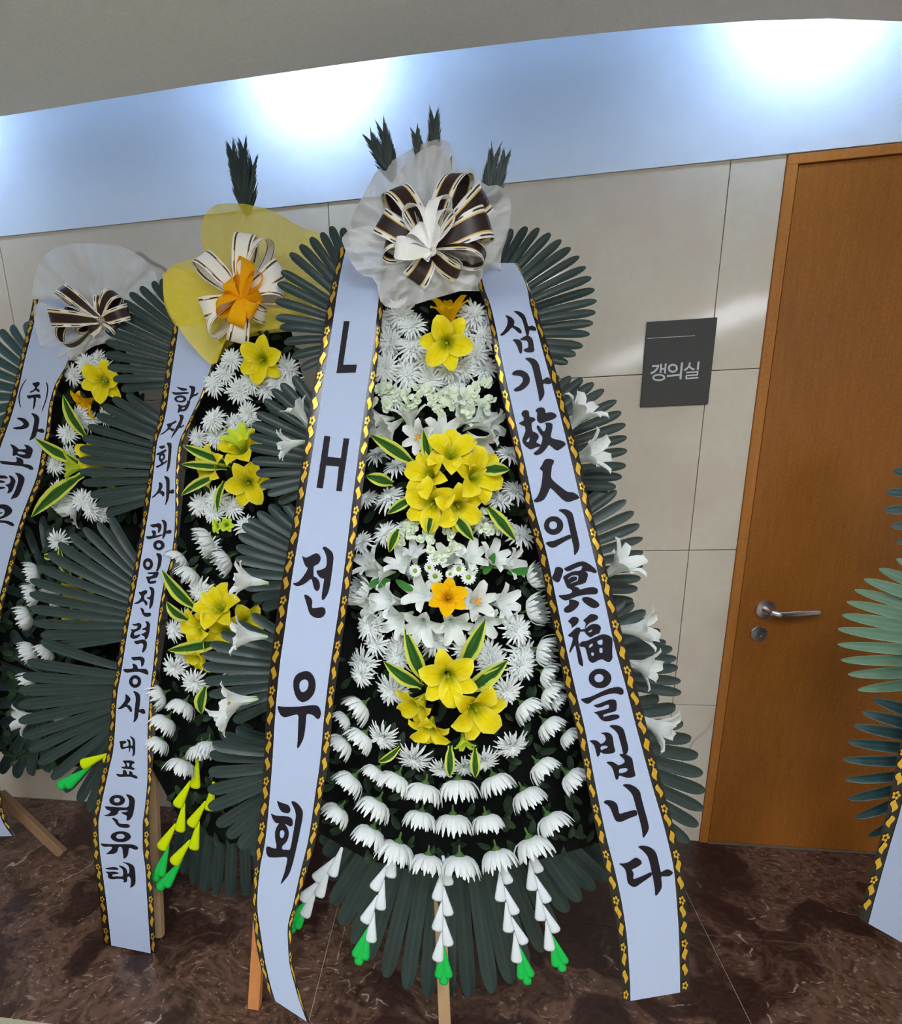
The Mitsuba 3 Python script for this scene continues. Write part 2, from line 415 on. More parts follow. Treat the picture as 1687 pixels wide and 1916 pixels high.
P = np.concatenate([P[:1] * 0 + P[0].mean(0), P, P[:1] * 0 + P[-1].mean(0)], 0)
g, _ = grid_mesh(P)
put(thing('lever', parent='door_1__handle'), ply(g, 'mat_chrome', smooth=50))
esc = trimesh.creation.revolve(np.array([[0, 0], [.027, 0], [.028, .003], [.026, .006], [.010, .007], [.009, .004], [0, .004]]), sections=32)
esc.apply_transform(trimesh.transformations.rotation_matrix(math.pi / 2, (1, 0, 0))); esc.apply_translation((hx - .01, -0.004, 0.862))
struct('keyhole_plate', esc, 'mat_chrome', 'round chrome lock plate', 'door_1', smooth=35)


# ------------------------------------------------------------------ lettering: outlines in the pixel frame of a crop (x0, y0, scale)
def chaikin(p, n=2):
    p = np.asarray(p, float)
    for _ in range(n):
        q = np.roll(p, -1, 0)
        p = np.stack([p * 0.75 + q * 0.25, p * 0.25 + q * 0.75], 1).reshape(-1, 2)
    return p


def glyph(spec, crop, soft=2):
    """';'-separated pieces: a closed outline, '-' outline = hole, 'o cx cy rx ry' = ellipse, 'o- ...' = elliptic hole, 'l w x y ...' = pen line"""
    x0, y0, s = crop
    shape, holes = [], []
    for piece in spec.split(';'):
        w = piece.split()
        neg = w[0] in ('-', 'o-')
        if w[0] in ('o', 'o-'):
            cx_, cy_, rx, ry = map(float, w[1:5])
            a = np.linspace(0, 2 * math.pi, 33)[:-1]
            poly = Polygon(np.stack([cx_ + rx * np.cos(a), cy_ + ry * np.sin(a)], 1))
        elif w[0] == 'l':
            v = list(map(float, w[2:]))
            poly = LineString(np.array(v).reshape(-1, 2)).buffer(float(w[1]) / 2, cap_style=2, join_style=1)
        else:
            v = [c.split(',') for c in w if c != '-']
            p = np.array(v, float)
            poly = Polygon(chaikin(p, soft) if soft else p).buffer(0)
        (holes if neg else shape).append(poly)
    g = unary_union(shape)
    if holes: g = g.difference(unary_union(holes))
    return affinity.affine_transform(g, [1 / s, 0, 0, 1 / s, x0, y0])


def flat_mesh(g, step=9.0):
    """triangles (2D) of a shapely shape, cut into rows so that it can follow a bent surface"""
    x0, y0, x1, y1 = g.bounds
    vs, fs, n = [], [], 0
    y = y0
    while y < y1:
        c = g.intersection(box(x0 - 1, y, x1 + 1, y + step))
        for q in getattr(c, 'geoms', [c]):
            if q.geom_type == 'Polygon' and q.area > 0.02:
                v, f = trimesh.creation.triangulate_polygon(q, engine='earcut')
                vs.append(v); fs.append(f + n); n += len(v)
        y += step
    return np.vstack(vs), np.vstack(fs)


# the room sign
SG = (0.588, 0.793, 1.639, 1.897)
sign = thing('room_sign', 'square dark grey room sign with white Korean letters on the stone wall', 'sign')
obj('plate', bx(SG[0], SG[1], -0.008, 0.0, SG[2], SG[3], 0.0012), 'mat_sign', sign)
obj('top_line', bx(SG[0] + .004, SG[1] - .06, -0.0086, -0.008, 1.847, 1.8485), 'mat_sign_text', sign)
scrop = (1195, 590, 10.65)
for sp in ('l 38 260 1012 385 1006 355 1075 305 1125 235 1160;l 36 442 965 430 1148;l 36 535 960 515 1160;l 34 430 1068 525 1060;o 395 1240 130 72;o- 395 1240 92 36',
           'o 675 1055 100 90;o- 675 1055 60 50;l 36 555 1212 815 1185;l 42 857 940 825 1278',
           'l 36 1015 940 1002 1010 955 1062 900 1100;l 36 1002 1012 1045 1060 1105 1082;l 40 1190 920 1170 1095;l 30 940 1140 1172 1125 1160 1188 945 1202 938 1262 1182 1240'):
    v, f = flat_mesh(glyph(sp, scrop, 0), 40)
    m = trimesh.Trimesh(np.zeros((len(v), 3)), f, process=False)
    pp = on_plane(v[:, 0], v[:, 1], -0.0088)
    put(thing('letter', parent=sign), ply((pp, f), 'mat_sign_text'))


# ------------------------------------------------------------------ printed mourning ribbons
class Banner:
    """a long ribbon whose edges pass through rows (y at left, y at right, outer left, white left, white right, outer right);
    it hangs at the depth y = a + b z + off of its wreath, bulging a little across"""

    def __init__(self, rows, a, b, off, sway=0.0):
        self.r = np.array(rows, float)
        self.a, self.b, self.off, self.sway = a, b, off, sway
        s = np.r_[0, np.cumsum(np.hypot(np.diff(self.r[:, 0]), np.diff(self.r[:, 3])))]
        self.s = s
        from scipy.interpolate import PchipInterpolator
        self.f = PchipInterpolator(s, self.r)

    def px(self, s, u):
        """u: 0 outer left, 1 white left, 2 white right, 3 outer right"""
        q = self.f(s)
        xs = q[..., 2:6]
        i = np.clip(np.floor(u).astype(int), 0, 2); t = u - i
        x = np.take_along_axis(xs, i[..., None], -1)[..., 0] * (1 - t) + np.take_along_axis(xs, i[..., None] + 1, -1)[..., 0] * t
        k = (x - xs[..., 1]) / (xs[..., 2] - xs[..., 1])
        return x, q[..., 0] * (1 - k) + q[..., 1] * k

    def depth(self, s, u):
        t = s / self.s[-1]
        bulge = -0.006 * (1 - ((u - 1.5) / 1.5) ** 2)
        k = np.clip(s / 150.0, 0, 1); k = k * k * (3 - 2 * k)
        return self.off * (0.2 + 0.8 * k) + bulge + self.sway * np.sin(t * 9.0) * 0.6

    def point(self, s, u, lift=0.0):
        s, u = np.broadcast_arrays(np.asarray(s, float), np.asarray(u, float))
        x, y = self.px(s, u)
        return on_plane(x, y, self.a + self.depth(s, u) - lift, self.b)

    def su(self, x, y):
        """ribbon coordinates of a pixel"""
        s = np.interp(y, self.r[:, 0], self.s)
        for _ in range(12):
            q = self.f(s)
            k = np.clip((x - q[..., 3]) / (q[..., 4] - q[..., 3]), -0.5, 1.5)
            yy = q[..., 0] * (1 - k) + q[..., 1] * k
            s = np.clip(s + (y - yy) * 0.9, 0, self.s[-1])
        q = self.f(s)
        return s, 1 + (x - q[..., 3]) / (q[..., 4] - q[..., 3])

    def strip(self, u0, u1, n, m, lift=0.0):
        s = np.linspace(0, self.s[-1], n)[:, None]
        u = np.linspace(u0, u1, m)[None]
        return self.point(s, u, lift)

    def build(self, label, glyphs, group=None, motif=22.0):
        key = thing('mourning_ribbon', label, 'ribbon', group)
        n = int(self.s[-1] / 9)
        g, _ = grid_mesh(self.strip(1, 2, n, 9))
        put(thing('band', parent=key), ply(g, 'mat_ribbon', smooth=True))
        for (u0, u1) in ((0, 1.02), (1.98, 3)):
            b = thing('border', 'black edging with a gold leaf print', parent=key)
            g, _ = grid_mesh(self.strip(u0, u1, n, 4, -0.0012))
            put(b, ply(g, 'mat_foil_black', smooth=True))
            polys = []
            s, i = motif * 0.4, 0
            uc = (u0 + u1) / 2 - (0.06 if u0 == 0 else -0.06)
            while s < self.s[-1] - motif * 0.4:
                if i % 3 < 2:          # pointed leaf with a curled tip
                    t = np.linspace(0, 1, 9)
                    w = 0.33 * np.sin(math.pi * t) ** 0.8 * (1 - 0.35 * t)
                    c = 0.10 * np.sin(2.2 * math.pi * t) * (1 if i % 2 else -1)
                    l = np.stack([s - motif * 0.5 + t * motif * 0.92, uc + c - w], 1)
                    r = np.stack([s - motif * 0.5 + t * motif * 0.92, uc + c + w], 1)[::-1]
                    polys.append(np.vstack([l, r]))
                    s += motif * 1.12
                else:                                # little blossom
                    for a in range(5):
                        ang = a * 2 * math.pi / 5 + 0.3
                        c = np.array([s + math.cos(ang) * motif * 0.2, uc + math.sin(ang) * 0.22])
                        t = np.linspace(0, 2 * math.pi, 7)[:-1]
                        polys.append(np.stack([c[0] + np.cos(t) * motif * 0.12, c[1] + np.sin(t) * 0.13], 1))
                    s += motif * 0.8
                i += 1
            vs, fs, k = [], [], 0
            for p in polys:
                v, f = trimesh.creation.triangulate_polygon(Polygon(p).buffer(0), engine='earcut') if Polygon(p).buffer(0).geom_type == 'Polygon' else (np.zeros((0, 2)), np.zeros((0, 3), int))
                vs.append(v); fs.append(f + k); k += len(v)
            v, f = np.vstack(vs), np.vstack(fs)
            pt = self.point(np.clip(v[:, 0], 0, self.s[-1]), np.clip(v[:, 1], 0, 3), 0.0008)
            put(thing('gold_print', 'gold leaf and blossom print', kind='stuff', parent=b), ply((pt, f), 'mat_gold'))
        for crop, spec in glyphs:
            v, f = flat_mesh(glyph(spec, crop))
            s, u = self.su(v[:, 0], v[:, 1])
            put(thing('letter', parent=key), ply((self.point(s, u, 0.0012), f), 'mat_ink'))
        return key


# ------------------------------------------------------------------ flower meshes (radius 1, facing +z), shared by all copies
def strap(center, width, up, cup=0.0, m=3, twist=0.0):
    """a curved strip along center points with half widths; up = its outer side"""
    c = np.asarray(center, float); w = np.asarray(width, float)
    t = np.gradient(c, axis=0); t /= np.linalg.norm(t, axis=1, keepdims=True) + 1e-12
    s = np.cross(t, up); s /= np.linalg.norm(s, axis=1, keepdims=True) + 1e-12
    nrm = np.cross(s, t)
    k = np.linspace(-1, 1, m)
    return c[:, None] + s[:, None] * (w[:, None] * k)[..., None] + nrm[:, None] * (cup * w[:, None] * k ** 2)[..., None]


def lily_petal(kind, wide, seed):
    r = np.random.default_rng(seed)
    t = np.linspace(0, 1, 10)
    if kind == 'open':
        rad = np.interp(t, [0, .2, .45, .7, .9, 1], [.03, .12, .34, .68, .97, 1.08])
        z = np.interp(t, [0, .2, .45, .7, .9, 1], [-.75, -.42, -.10, .10, .10, .02])
        w = np.interp(t, [0, .2, .45, .65, .85, 1], [.04, .15, .27, .32, .20, .012])
    else:
        rad = np.interp(t, [0, .25, .5, .75, .9, 1], [.03, .10, .27, .60, .90, 1.02])
        z = np.interp(t, [0, .25, .5, .75, .9, 1], [-1.25, -.82, -.32, .12, .28, .27])
        w = np.interp(t, [0, .25, .5, .7, .88, 1], [.04, .12, .18, .23, .16, .015])
    w = w * (1.35 if wide else 1.12)
    z = z + (0.03 if wide else -0.03) + 0.03 * np.sin(t * 7 + seed) * t
    y = 0.05 * r.normal() * t ** 2
    c = np.stack([rad, y, z], 1)
    P = strap(c, w, np.array([[0, 0, 1.0]]), 0.35, 7)
    ruf = 0.05 * np.sin(t[:, None] * 14 + seed) * np.abs(np.linspace(-1, 1, 7))[None] * np.sin(math.pi * t)[:, None]
    P[..., 2] += ruf
    g, uv = grid_mesh(P)
    return g, uv


LILY = {}


def lily_set(mat, kind):
    if (mat, kind) not in LILY:
        LILY[mat, kind] = [ply(lily_petal(kind, i % 2 == 0, i)[0], mat, smooth=True, uv=lily_petal(kind, i % 2 == 0, i)[1]) for i in range(4)]
    return LILY[mat, kind]


def _pistil():
    rows = np.array([[0.0, -.7], [.05, -.7], [.035, -.4], [.03, -.12], [.06, -.06], [.0, -.02]])
    return trimesh.creation.revolve(rows, sections=8)


def _stamens():
    ms = []
    for i in range(6):
        a = i * math.pi / 3 + 0.3
        m = trimesh.creation.capsule(height=.12, radius=.045, count=[5, 6])
        m.apply_transform(trimesh.transformations.rotation_matrix(1.2, (0, 1, 0)))
        m.apply_transform(trimesh.transformations.rotation_matrix(a, (0, 0, 1)))
        m.apply_translation((0.13 * math.cos(a), 0.13 * math.sin(a), .1))
        ms.append(m)
    return cat(ms)


PISTIL = ply(_pistil(), 'mat_pistil', smooth=True)
STAMEN = ply(_stamens(), 'mat_stamen', smooth=True)


def chrysanthemum(kind, seed):
    r = np.random.default_rng(seed)
    G = []
    if kind == 'open':
        layers = [(16, 1.00, 0.10), (18, .93, 0.30), (16, .80, 0.55), (13, .64, 0.85), (9, .46, 1.1), (6, .26, 1.3)]
        for n, R, el in layers:
            off = r.uniform(0, 6)
            for i in range(n):
                a = off + (i + r.uniform(-.3, .3)) * 2 * math.pi / n
                L = R * r.uniform(.84, 1.1); e = el + r.uniform(-.16, .16)
                t = np.linspace(0, 1, 5)
                rad = L * (t * math.cos(e) + 0.05)
                z = L * (t * math.sin(e)) * 0.62 + .10 * np.sin(math.pi * t) - (0.16 * t ** 2 if el < .2 else 0)
                w = np.array([.03, .06, .078, .07, .025]) * r.uniform(.85, 1.15)
                c = np.stack([rad * math.cos(a), rad * math.sin(a), z], 1)
                G.append(strap(c, w, np.array([[0, 0, 1.0]]) + 0 * c, 0.5, 3))
    else:            # a nodding head seen from the side: a dome of straps with a fringe of tips
        layers = [(20, 1.00, 1.0), (18, .93, .92), (15, .78, .8), (11, .58, .7), (7, .34, .6)]
        for n, R, hgt in layers:
            off = r.uniform(0, 6)
            for i in range(n):
                a = off + (i + r.uniform(-.3, .3)) * 2 * math.pi / n
                L = R * r.uniform(.88, 1.08); h = hgt * r.uniform(.82, 1.12)
                t = np.linspace(0, 1, 6)
                rad = L * np.array([.10, .44, .72, .90, .99, 1.03]) * r.uniform(.95, 1.05)
                z = h * np.array([.0, .03, .16, .42, .72, .98])
                w = np.array([.05, .12, .15, .135, .10, .03]) * r.uniform(.85, 1.1)
                c = np.stack([rad * math.cos(a), rad * math.sin(a), z], 1)
                out = np.stack([np.cos(a) + 0 * rad, np.sin(a) + 0 * rad, -1 + 0 * rad], 1)
                G.append(strap(c, w, out, -0.35, 3))
    g, _ = join_grids(G)
    return ply(g, 'mat_chrysanthemum', smooth=True)


CHRYS = {k: [chrysanthemum(k, 10 + i) for i in range(4)] for k in ('open', 'cup')}
CALYX = ply(trimesh.creation.revolve(np.array([[0, -.5], [.05, -.5], [.07, -.2], [.2, -.08], [.3, .04], [0, .10]]), sections=9), 'mat_calyx', smooth=True)


def floret(seed):
    r = np.random.default_rng(seed)
    G = []
    for i in range(11):
        a = r.uniform(0, 6.28); e = r.uniform(.1, 1.3); L = r.uniform(.7, 1.0)
        t = np.linspace(0, 1, 4)
        rad = L * (.08 + t * math.cos(e)); z = L * t * math.sin(e) * .9 + .08 * np.sin(t * 5)
        c = np.stack([rad * math.cos(a), rad * math.sin(a), z], 1)
        G.append(strap(c, np.array([.1, .3, .38, .2]), np.array([[0, 0, 1.0]]) + 0 * c, r.uniform(-.4, .6), 3))
    return ply(join_grids(G)[0], 'mat_stock', smooth=True)


STOCK = [floret(50 + i) for i in range(3)]


def daisy():
    G = []
    for i in range(15):
        a = i * 2 * math.pi / 15; t = np.linspace(0, 1, 4)
        rad = .25 + .75 * t; z = .1 * np.sin(t * 3)
        c = np.stack([rad * math.cos(a), rad * math.sin(a), z], 1)
        G.append(strap(c, np.array([.08, .15, .16, .05]), np.array([[0, 0, 1.0]]) + 0 * c, .2, 3))
    return ply(join_grids(G)[0], 'mat_chrysanthemum', smooth=True)


DAISY = daisy()
_e = trimesh.creation.icosphere(1, 0.36); _e.apply_scale((1, 1, .5))
DAISY_EYE = ply(_e, 'mat_green_eye', smooth=True)


def bell(mat):
    rows = np.array([[.0, 0.0], [.045, 0.02], [.075, .25], [.115, .5], [.155, .75], [.18, .92], [.15, 1.0], [.0, .98]])
    m = trimesh.creation.revolve(rows, sections=10)
    v = m.vertices.copy(); v[:, 1] *= 0.55
    return ply(trimesh.Trimesh(v, m.faces, process=False), mat, smooth=True)


BELL = {c: bell('mat_' + c) for c in ('bell_white', 'bell_yellow', 'tip_green')}


# ------------------------------------------------------------------ a wreath on its stand: everything hangs on the leaning plane y = a + b z
class Wreath:
    def __init__(self, label, a, b):
        self.a, self.b = a, b
        self.key = thing('wreath_stand', label, 'wreath')
        self.N = unit((0, -1, b)); self.X = np.array([1.0, 0, 0]); self.U = unit((0, b, 1))

    def at(self, px, py, off=0.0):
        return on_plane(px, py, self.a + np.asarray(off, float), self.b)

    def mpp(self, px, py, off=0.0):
        return float((self.at(px, py, off) - EYE) @ FW / FOC)

    def part(self, name, label=None, kind=None):
        return thing(name, label, parent=self.key, kind=kind)

    def frame(self, px, py, r, face, off, roll=None):
        """a matrix that puts a unit flower at a pixel with radius r pixels, facing (right, down, out)"""
        z = unit(self.X * face[0] - self.U * face[1] + self.N * face[2])
        x = unit(np.cross(z, self.U + 0.01 * self.X + 0.001)); y = np.cross(z, x)
        a = rng.uniform(0, 6.28) if roll is None else roll
        x, y = math.cos(a) * x + math.sin(a) * y, -math.sin(a) * x + math.cos(a) * y
        s = r * self.mpp(px, py, off)
        M = np.eye(4)
        M[:3, 0], M[:3, 1], M[:3, 2], M[:3, 3] = x * s, y * s, z * s, self.at(px, py, off)
        return M

    def lily(self, px, py, r, face, mat='mat_yellow', kind='open', off=-0.11, stamen=False, roll=None):
        word = {'mat_yellow': 'yellow lily', 'mat_orange': 'orange yellow lily', 'mat_lime': 'lime green lily', 'mat_white_lily': 'white lily'}[mat]
        k = self.part('lily', word)
        M = self.frame(px, py, r, face, off, roll)
        ps = lily_set(mat, kind)
        for i in range(6):
            a = i * math.pi / 3 + rng.uniform(-.08, .08)
            R = trimesh.transformations.rotation_matrix(a, (0, 0, 1)) @ trimesh.transformations.rotation_matrix(rng.uniform(-.13, .13), (0, 1, 0))
            put(thing('petal', parent=k), ps[(i % 2) + 2 * int(rng.integers(0, 2))], M @ R)
        if kind == 'open' or stamen:
            put(thing('stamen' if stamen else 'pistil', parent=k), STAMEN if stamen else PISTIL, M)

    def chrys(self, px, py, r, face=(0, 0, 1), kind='open', off=-0.06):
        k = self.part('chrysanthemum', 'white chrysanthemum')
        M = self.frame(px, py, r * (.88 if kind == 'open' else 1), face, off + (rng.uniform(-.02, .01) if kind == 'open' else 0))
        put(k, CHRYS[kind][int(rng.integers(0, 4))], M)
        if kind == 'cup':
            put(thing('calyx', parent=k), CALYX, M)

    def stock(self, px, py, r, off=-0.07):
        put(self.part('stock_floret', 'small greenish white blossom'), STOCK[int(rng.integers(0, 3))], self.frame(px, py, r, (rng.uniform(-.5, .5), rng.uniform(-.5, .5), 1), off))

    def daisy(self, px, py, r, off=-0.10):
        k = self.part('daisy', 'tiny white daisy with green eye')
        M = self.frame(px, py, r, (rng.uniform(-.3, .3), rng.uniform(-.3, .3), 1), off)
        put(k, DAISY, M); put(thing('eye', parent=k), DAISY_EYE, M)

    def blade(self, p0, p1, w0, w, tip=0.72, bend=0.0, fold=0.35, n=9, m=5, point=False):
        """a leaf from 3D point p0 to p1; w0, w = half widths at base and at its widest, in metres"""
        t = np.linspace(0, 1, n)
        t = np.unique(np.r_[t[t < tip + .01], tip + (1 - tip) * np.array([.0, .35, .62, .82, .93, .985, 1.0])])
        c = p0 + (p1 - p0) * t[:, None] + self.N * (bend * np.sin(math.pi * t) - 0.4 * bend * t)[:, None]
        hw = np.where(t < tip, w0 + (w - w0) * np.sin(np.clip(t / tip, 0, 1) * math.pi / 2), w * np.sqrt(np.clip(1 - ((t - tip) / (1 - tip)) ** 2, 0, 1)))
        if point:
            hw = np.maximum(w * np.sin(math.pi * np.clip(t, 0, 1) ** 0.85) ** 0.9, w0 * (1 - t) ** 2)
        return strap(c, np.maximum(hw, 0.0004), self.N + 0 * c, fold, m)

    def fan(self, tips, base0, base1, w=8.0, mat='mat_palm', n=None, off=0.06, wob=1.0, taper=0.5, label=None, tip=0.84):
        """a palm fan: leaflets from a hidden rachis (base0 to base1) to the tips; w = half width in pixels"""
        tips = np.array(tips, float)
        if n:
            s = np.r_[0, np.cumsum(np.linalg.norm(np.diff(tips, axis=0), axis=1))]
            q = np.linspace(0, s[-1], n)
            tips = np.stack([np.interp(q, s, tips[:, 0]), np.interp(q, s, tips[:, 1])], 1)
        k = self.part('palm_fan', label)
        b0, b1 = np.array(base0, float), np.array(base1, float)
        N = len(tips)
        q = np.linspace(0, 1, 12)[:, None]
        bp = b0 + (b1 - b0) * q
        c = self.at(bp[:, 0], bp[:, 1], off + 0.006)
        put(k, ply(tube(c, 0.004), 'mat_stem', smooth=True))
        for i, tp in enumerate(tips):
            f = i / max(N - 1, 1)
            b = b0 + (b1 - b0) * f
            o = off + rng.uniform(-.006, .006) * wob + (i % 2) * 0.004
            p0, p1 = self.at(b[0], b[1], o), self.at(tp[0], tp[1], o - rng.uniform(-.012, .015) * wob)
            mp = self.mpp(tp[0], tp[1], o)
            ww = w * mp * rng.uniform(.92, 1.06)
            g, uv = grid_mesh(self.blade(p0, p1, ww * taper, ww, tip, rng.uniform(0.004, .014), rng.uniform(.2, .4), 8, 5))
            put(thing('leaflet', parent=k), ply(g, mat, smooth=True, uv=uv))

    def variegated(self, x0, y0, x1, y1, w, off=-0.10, off1=None, bend=0.02):
        p0, p1 = self.at(x0, y0, off), self.at(x1, y1, off if off1 is None else off1)
        ww = w / 2 * self.mpp(x1, y1, off)
        P = self.blade(p0, p1, ww * .5, ww * 1.08, .5, bend, .3, 12, 7, point=True)
        g, uv = grid_mesh(P)
        put(self.part('striped_leaf', 'green leaf with a yellow margin'), ply(g, 'mat_variegated', smooth=True, uv=uv))

    def tassel(self, path, col='bell_white', n=5, tips=3, L=48, off=-0.07):
        """drooping chain of bell shaped petals that ends in green tips"""
        k = self.part('drooping_tassel', ('white' if col == 'bell_white' else 'yellow') + ' drooping blossoms with green tips')
        p = np.array(path, float)
        s = np.r_[0, np.cumsum(np.linalg.norm(np.diff(p, axis=0), axis=1))]
        pos = lambda q: np.array([np.interp(q, s, p[:, 0]), np.interp(q, s, p[:, 1])])
        c = np.array([pos(q) for q in np.linspace(0, s[-1] - 18, 10)])
        put(k, ply(tube(self.at(c[:, 0], c[:, 1], off + .004), 0.0022), 'mat_stem', smooth=True))
        end = s[-1] - 62
        items = [(col, end * i / n, 11 * (1 if i % 2 else -1), L * 1.15) for i in range(n)] + [('tip_green', end - 2 + 12 * (i % 2), 9 * (i - (tips - 1) / 2), 60) for i in range(tips)]
        for c_, q, sd, ln in items:
            a = pos(max(q, 0)); d = unit(pos(min(q + 40, s[-1])) - pos(max(q - 5, 0)))
            nrm = np.array([-d[1], d[0]])
            e = a + d * ln + nrm * sd
            A, B = self.at(*a, off), self.at(*e, off - .006)
            z = B - A; Ln = np.linalg.norm(z); z /= Ln
            x = unit(np.cross(self.N, z)); y = np.cross(z, x)
            M = np.eye(4)
            M[:3, 0], M[:3, 1], M[:3, 2], M[:3, 3] = x * Ln * (1.05 if c_ != 'tip_green' else .8), y * Ln * 1.1, z * Ln, A
            put(thing('blossom' if c_ != 'tip_green' else 'green_tip', parent=k), BELL[c_], M)

    def frond(self, x0, y0, x1, y1, w, off=0.03, lean=0.0):
        """a dark cycad frond: a spine with crowded narrow leaflets"""
        p0, p1 = self.at(x0, y0, off), self.at(x1, y1, off)
        mp = self.mpp(x1, y1, off)
        d = unit(p1 - p0); s = unit(np.cross(d, self.N)); L = np.linalg.norm(p1 - p0)
        G = []
        for i in range(34):
            t = i / 33.0
            for sg in (-1, 1):
                b = p0 + d * L * t * 0.86 + self.N * 0.01 * math.sin(3 * t)
                wl = w * mp * (0.95 - 0.4 * t) * rng.uniform(.85, 1.1)
                e = b + s * sg * wl * .6 + d * wl * 1.9 + self.N * rng.uniform(-.006, .01)
                q = np.linspace(0, 1, 4)[:, None]
                G.append(strap(b + (e - b) * q, np.array([.8, 1.0, .7, .08]) * 1.5 * mp, self.N[None] + 0 * q, .2, 3))
        g, _ = join_grids(G)
        k = self.part('cycad_frond', 'dark pointed frond at the top', kind='stuff')
        put(k, ply(g, 'mat_palm', smooth=True))

    def foliage(self, poly, n, off=-0.005, size=26):
        """dark lobed leaves that fill the body behind the flowers, on a dark backing board"""
        P = Polygon(poly).buffer(0)
        v, f = trimesh.creation.triangulate_polygon(P.segmentize(60), engine='earcut')
        front, back = self.at(v[:, 0], v[:, 1], off + .03), self.at(v[:, 0], v[:, 1], off + .045)
        put(self.part('backing_board', 'dark backing board'), ply((np.vstack([front, back]), np.vstack([f, f[:, ::-1] + len(v)])), 'mat_backing'))
        x0, y0, x1, y1 = P.bounds
        G, c = [], 0
        while c < n:
            x, y = rng.uniform(x0, x1), rng.uniform(y0, y1)
            if not P.contains(Point(x, y)): continue
            c += 1
            a = rng.uniform(0, 6.28); L = size * rng.uniform(.7, 1.3)
            o = off + rng.uniform(-.02, .02)
            p0, p1 = self.at(x, y, o), self.at(x + L * math.cos(a), y + L * math.sin(a), o - rng.uniform(-.01, .03))
            G.append(self.blade(p0, p1, .001, L * .22 * self.mpp(x, y, o), .5, .004, .3, 5, 3))
        g, _ = join_grids(G)
        put(self.part('foliage', 'dark green leaves behind the flowers', kind='stuff'), ply(g, 'mat_foliage', smooth=True))

    def leg(self, p, q, w=0.03, mat='mat_leg', label=None):
        m = beam(p, q, w, w * .8)
        put(self.part('leg', label), ply(m, mat))


def tube(points, r, sides=6):
    p = np.asarray(points, float)
    t = np.gradient(p, axis=0); t /= np.linalg.norm(t, axis=1, keepdims=True) + 1e-12
    a = np.cross(t, np.where(np.abs(t[:, 2:]) < .9, [[0, 0, 1.0]], [[1.0, 0, 0]])); a /= np.linalg.norm(a, axis=1, keepdims=True) + 1e-12
    b = np.cross(t, a); an = np.linspace(0, 2 * math.pi, sides + 1)
    P = p[:, None] + r * (np.cos(an)[None, :, None] * a[:, None] + np.sin(an)[None, :, None] * b[:, None])
    return grid_mesh(P)[0]


def arc(*p):
    return [tuple(q) for q in p]


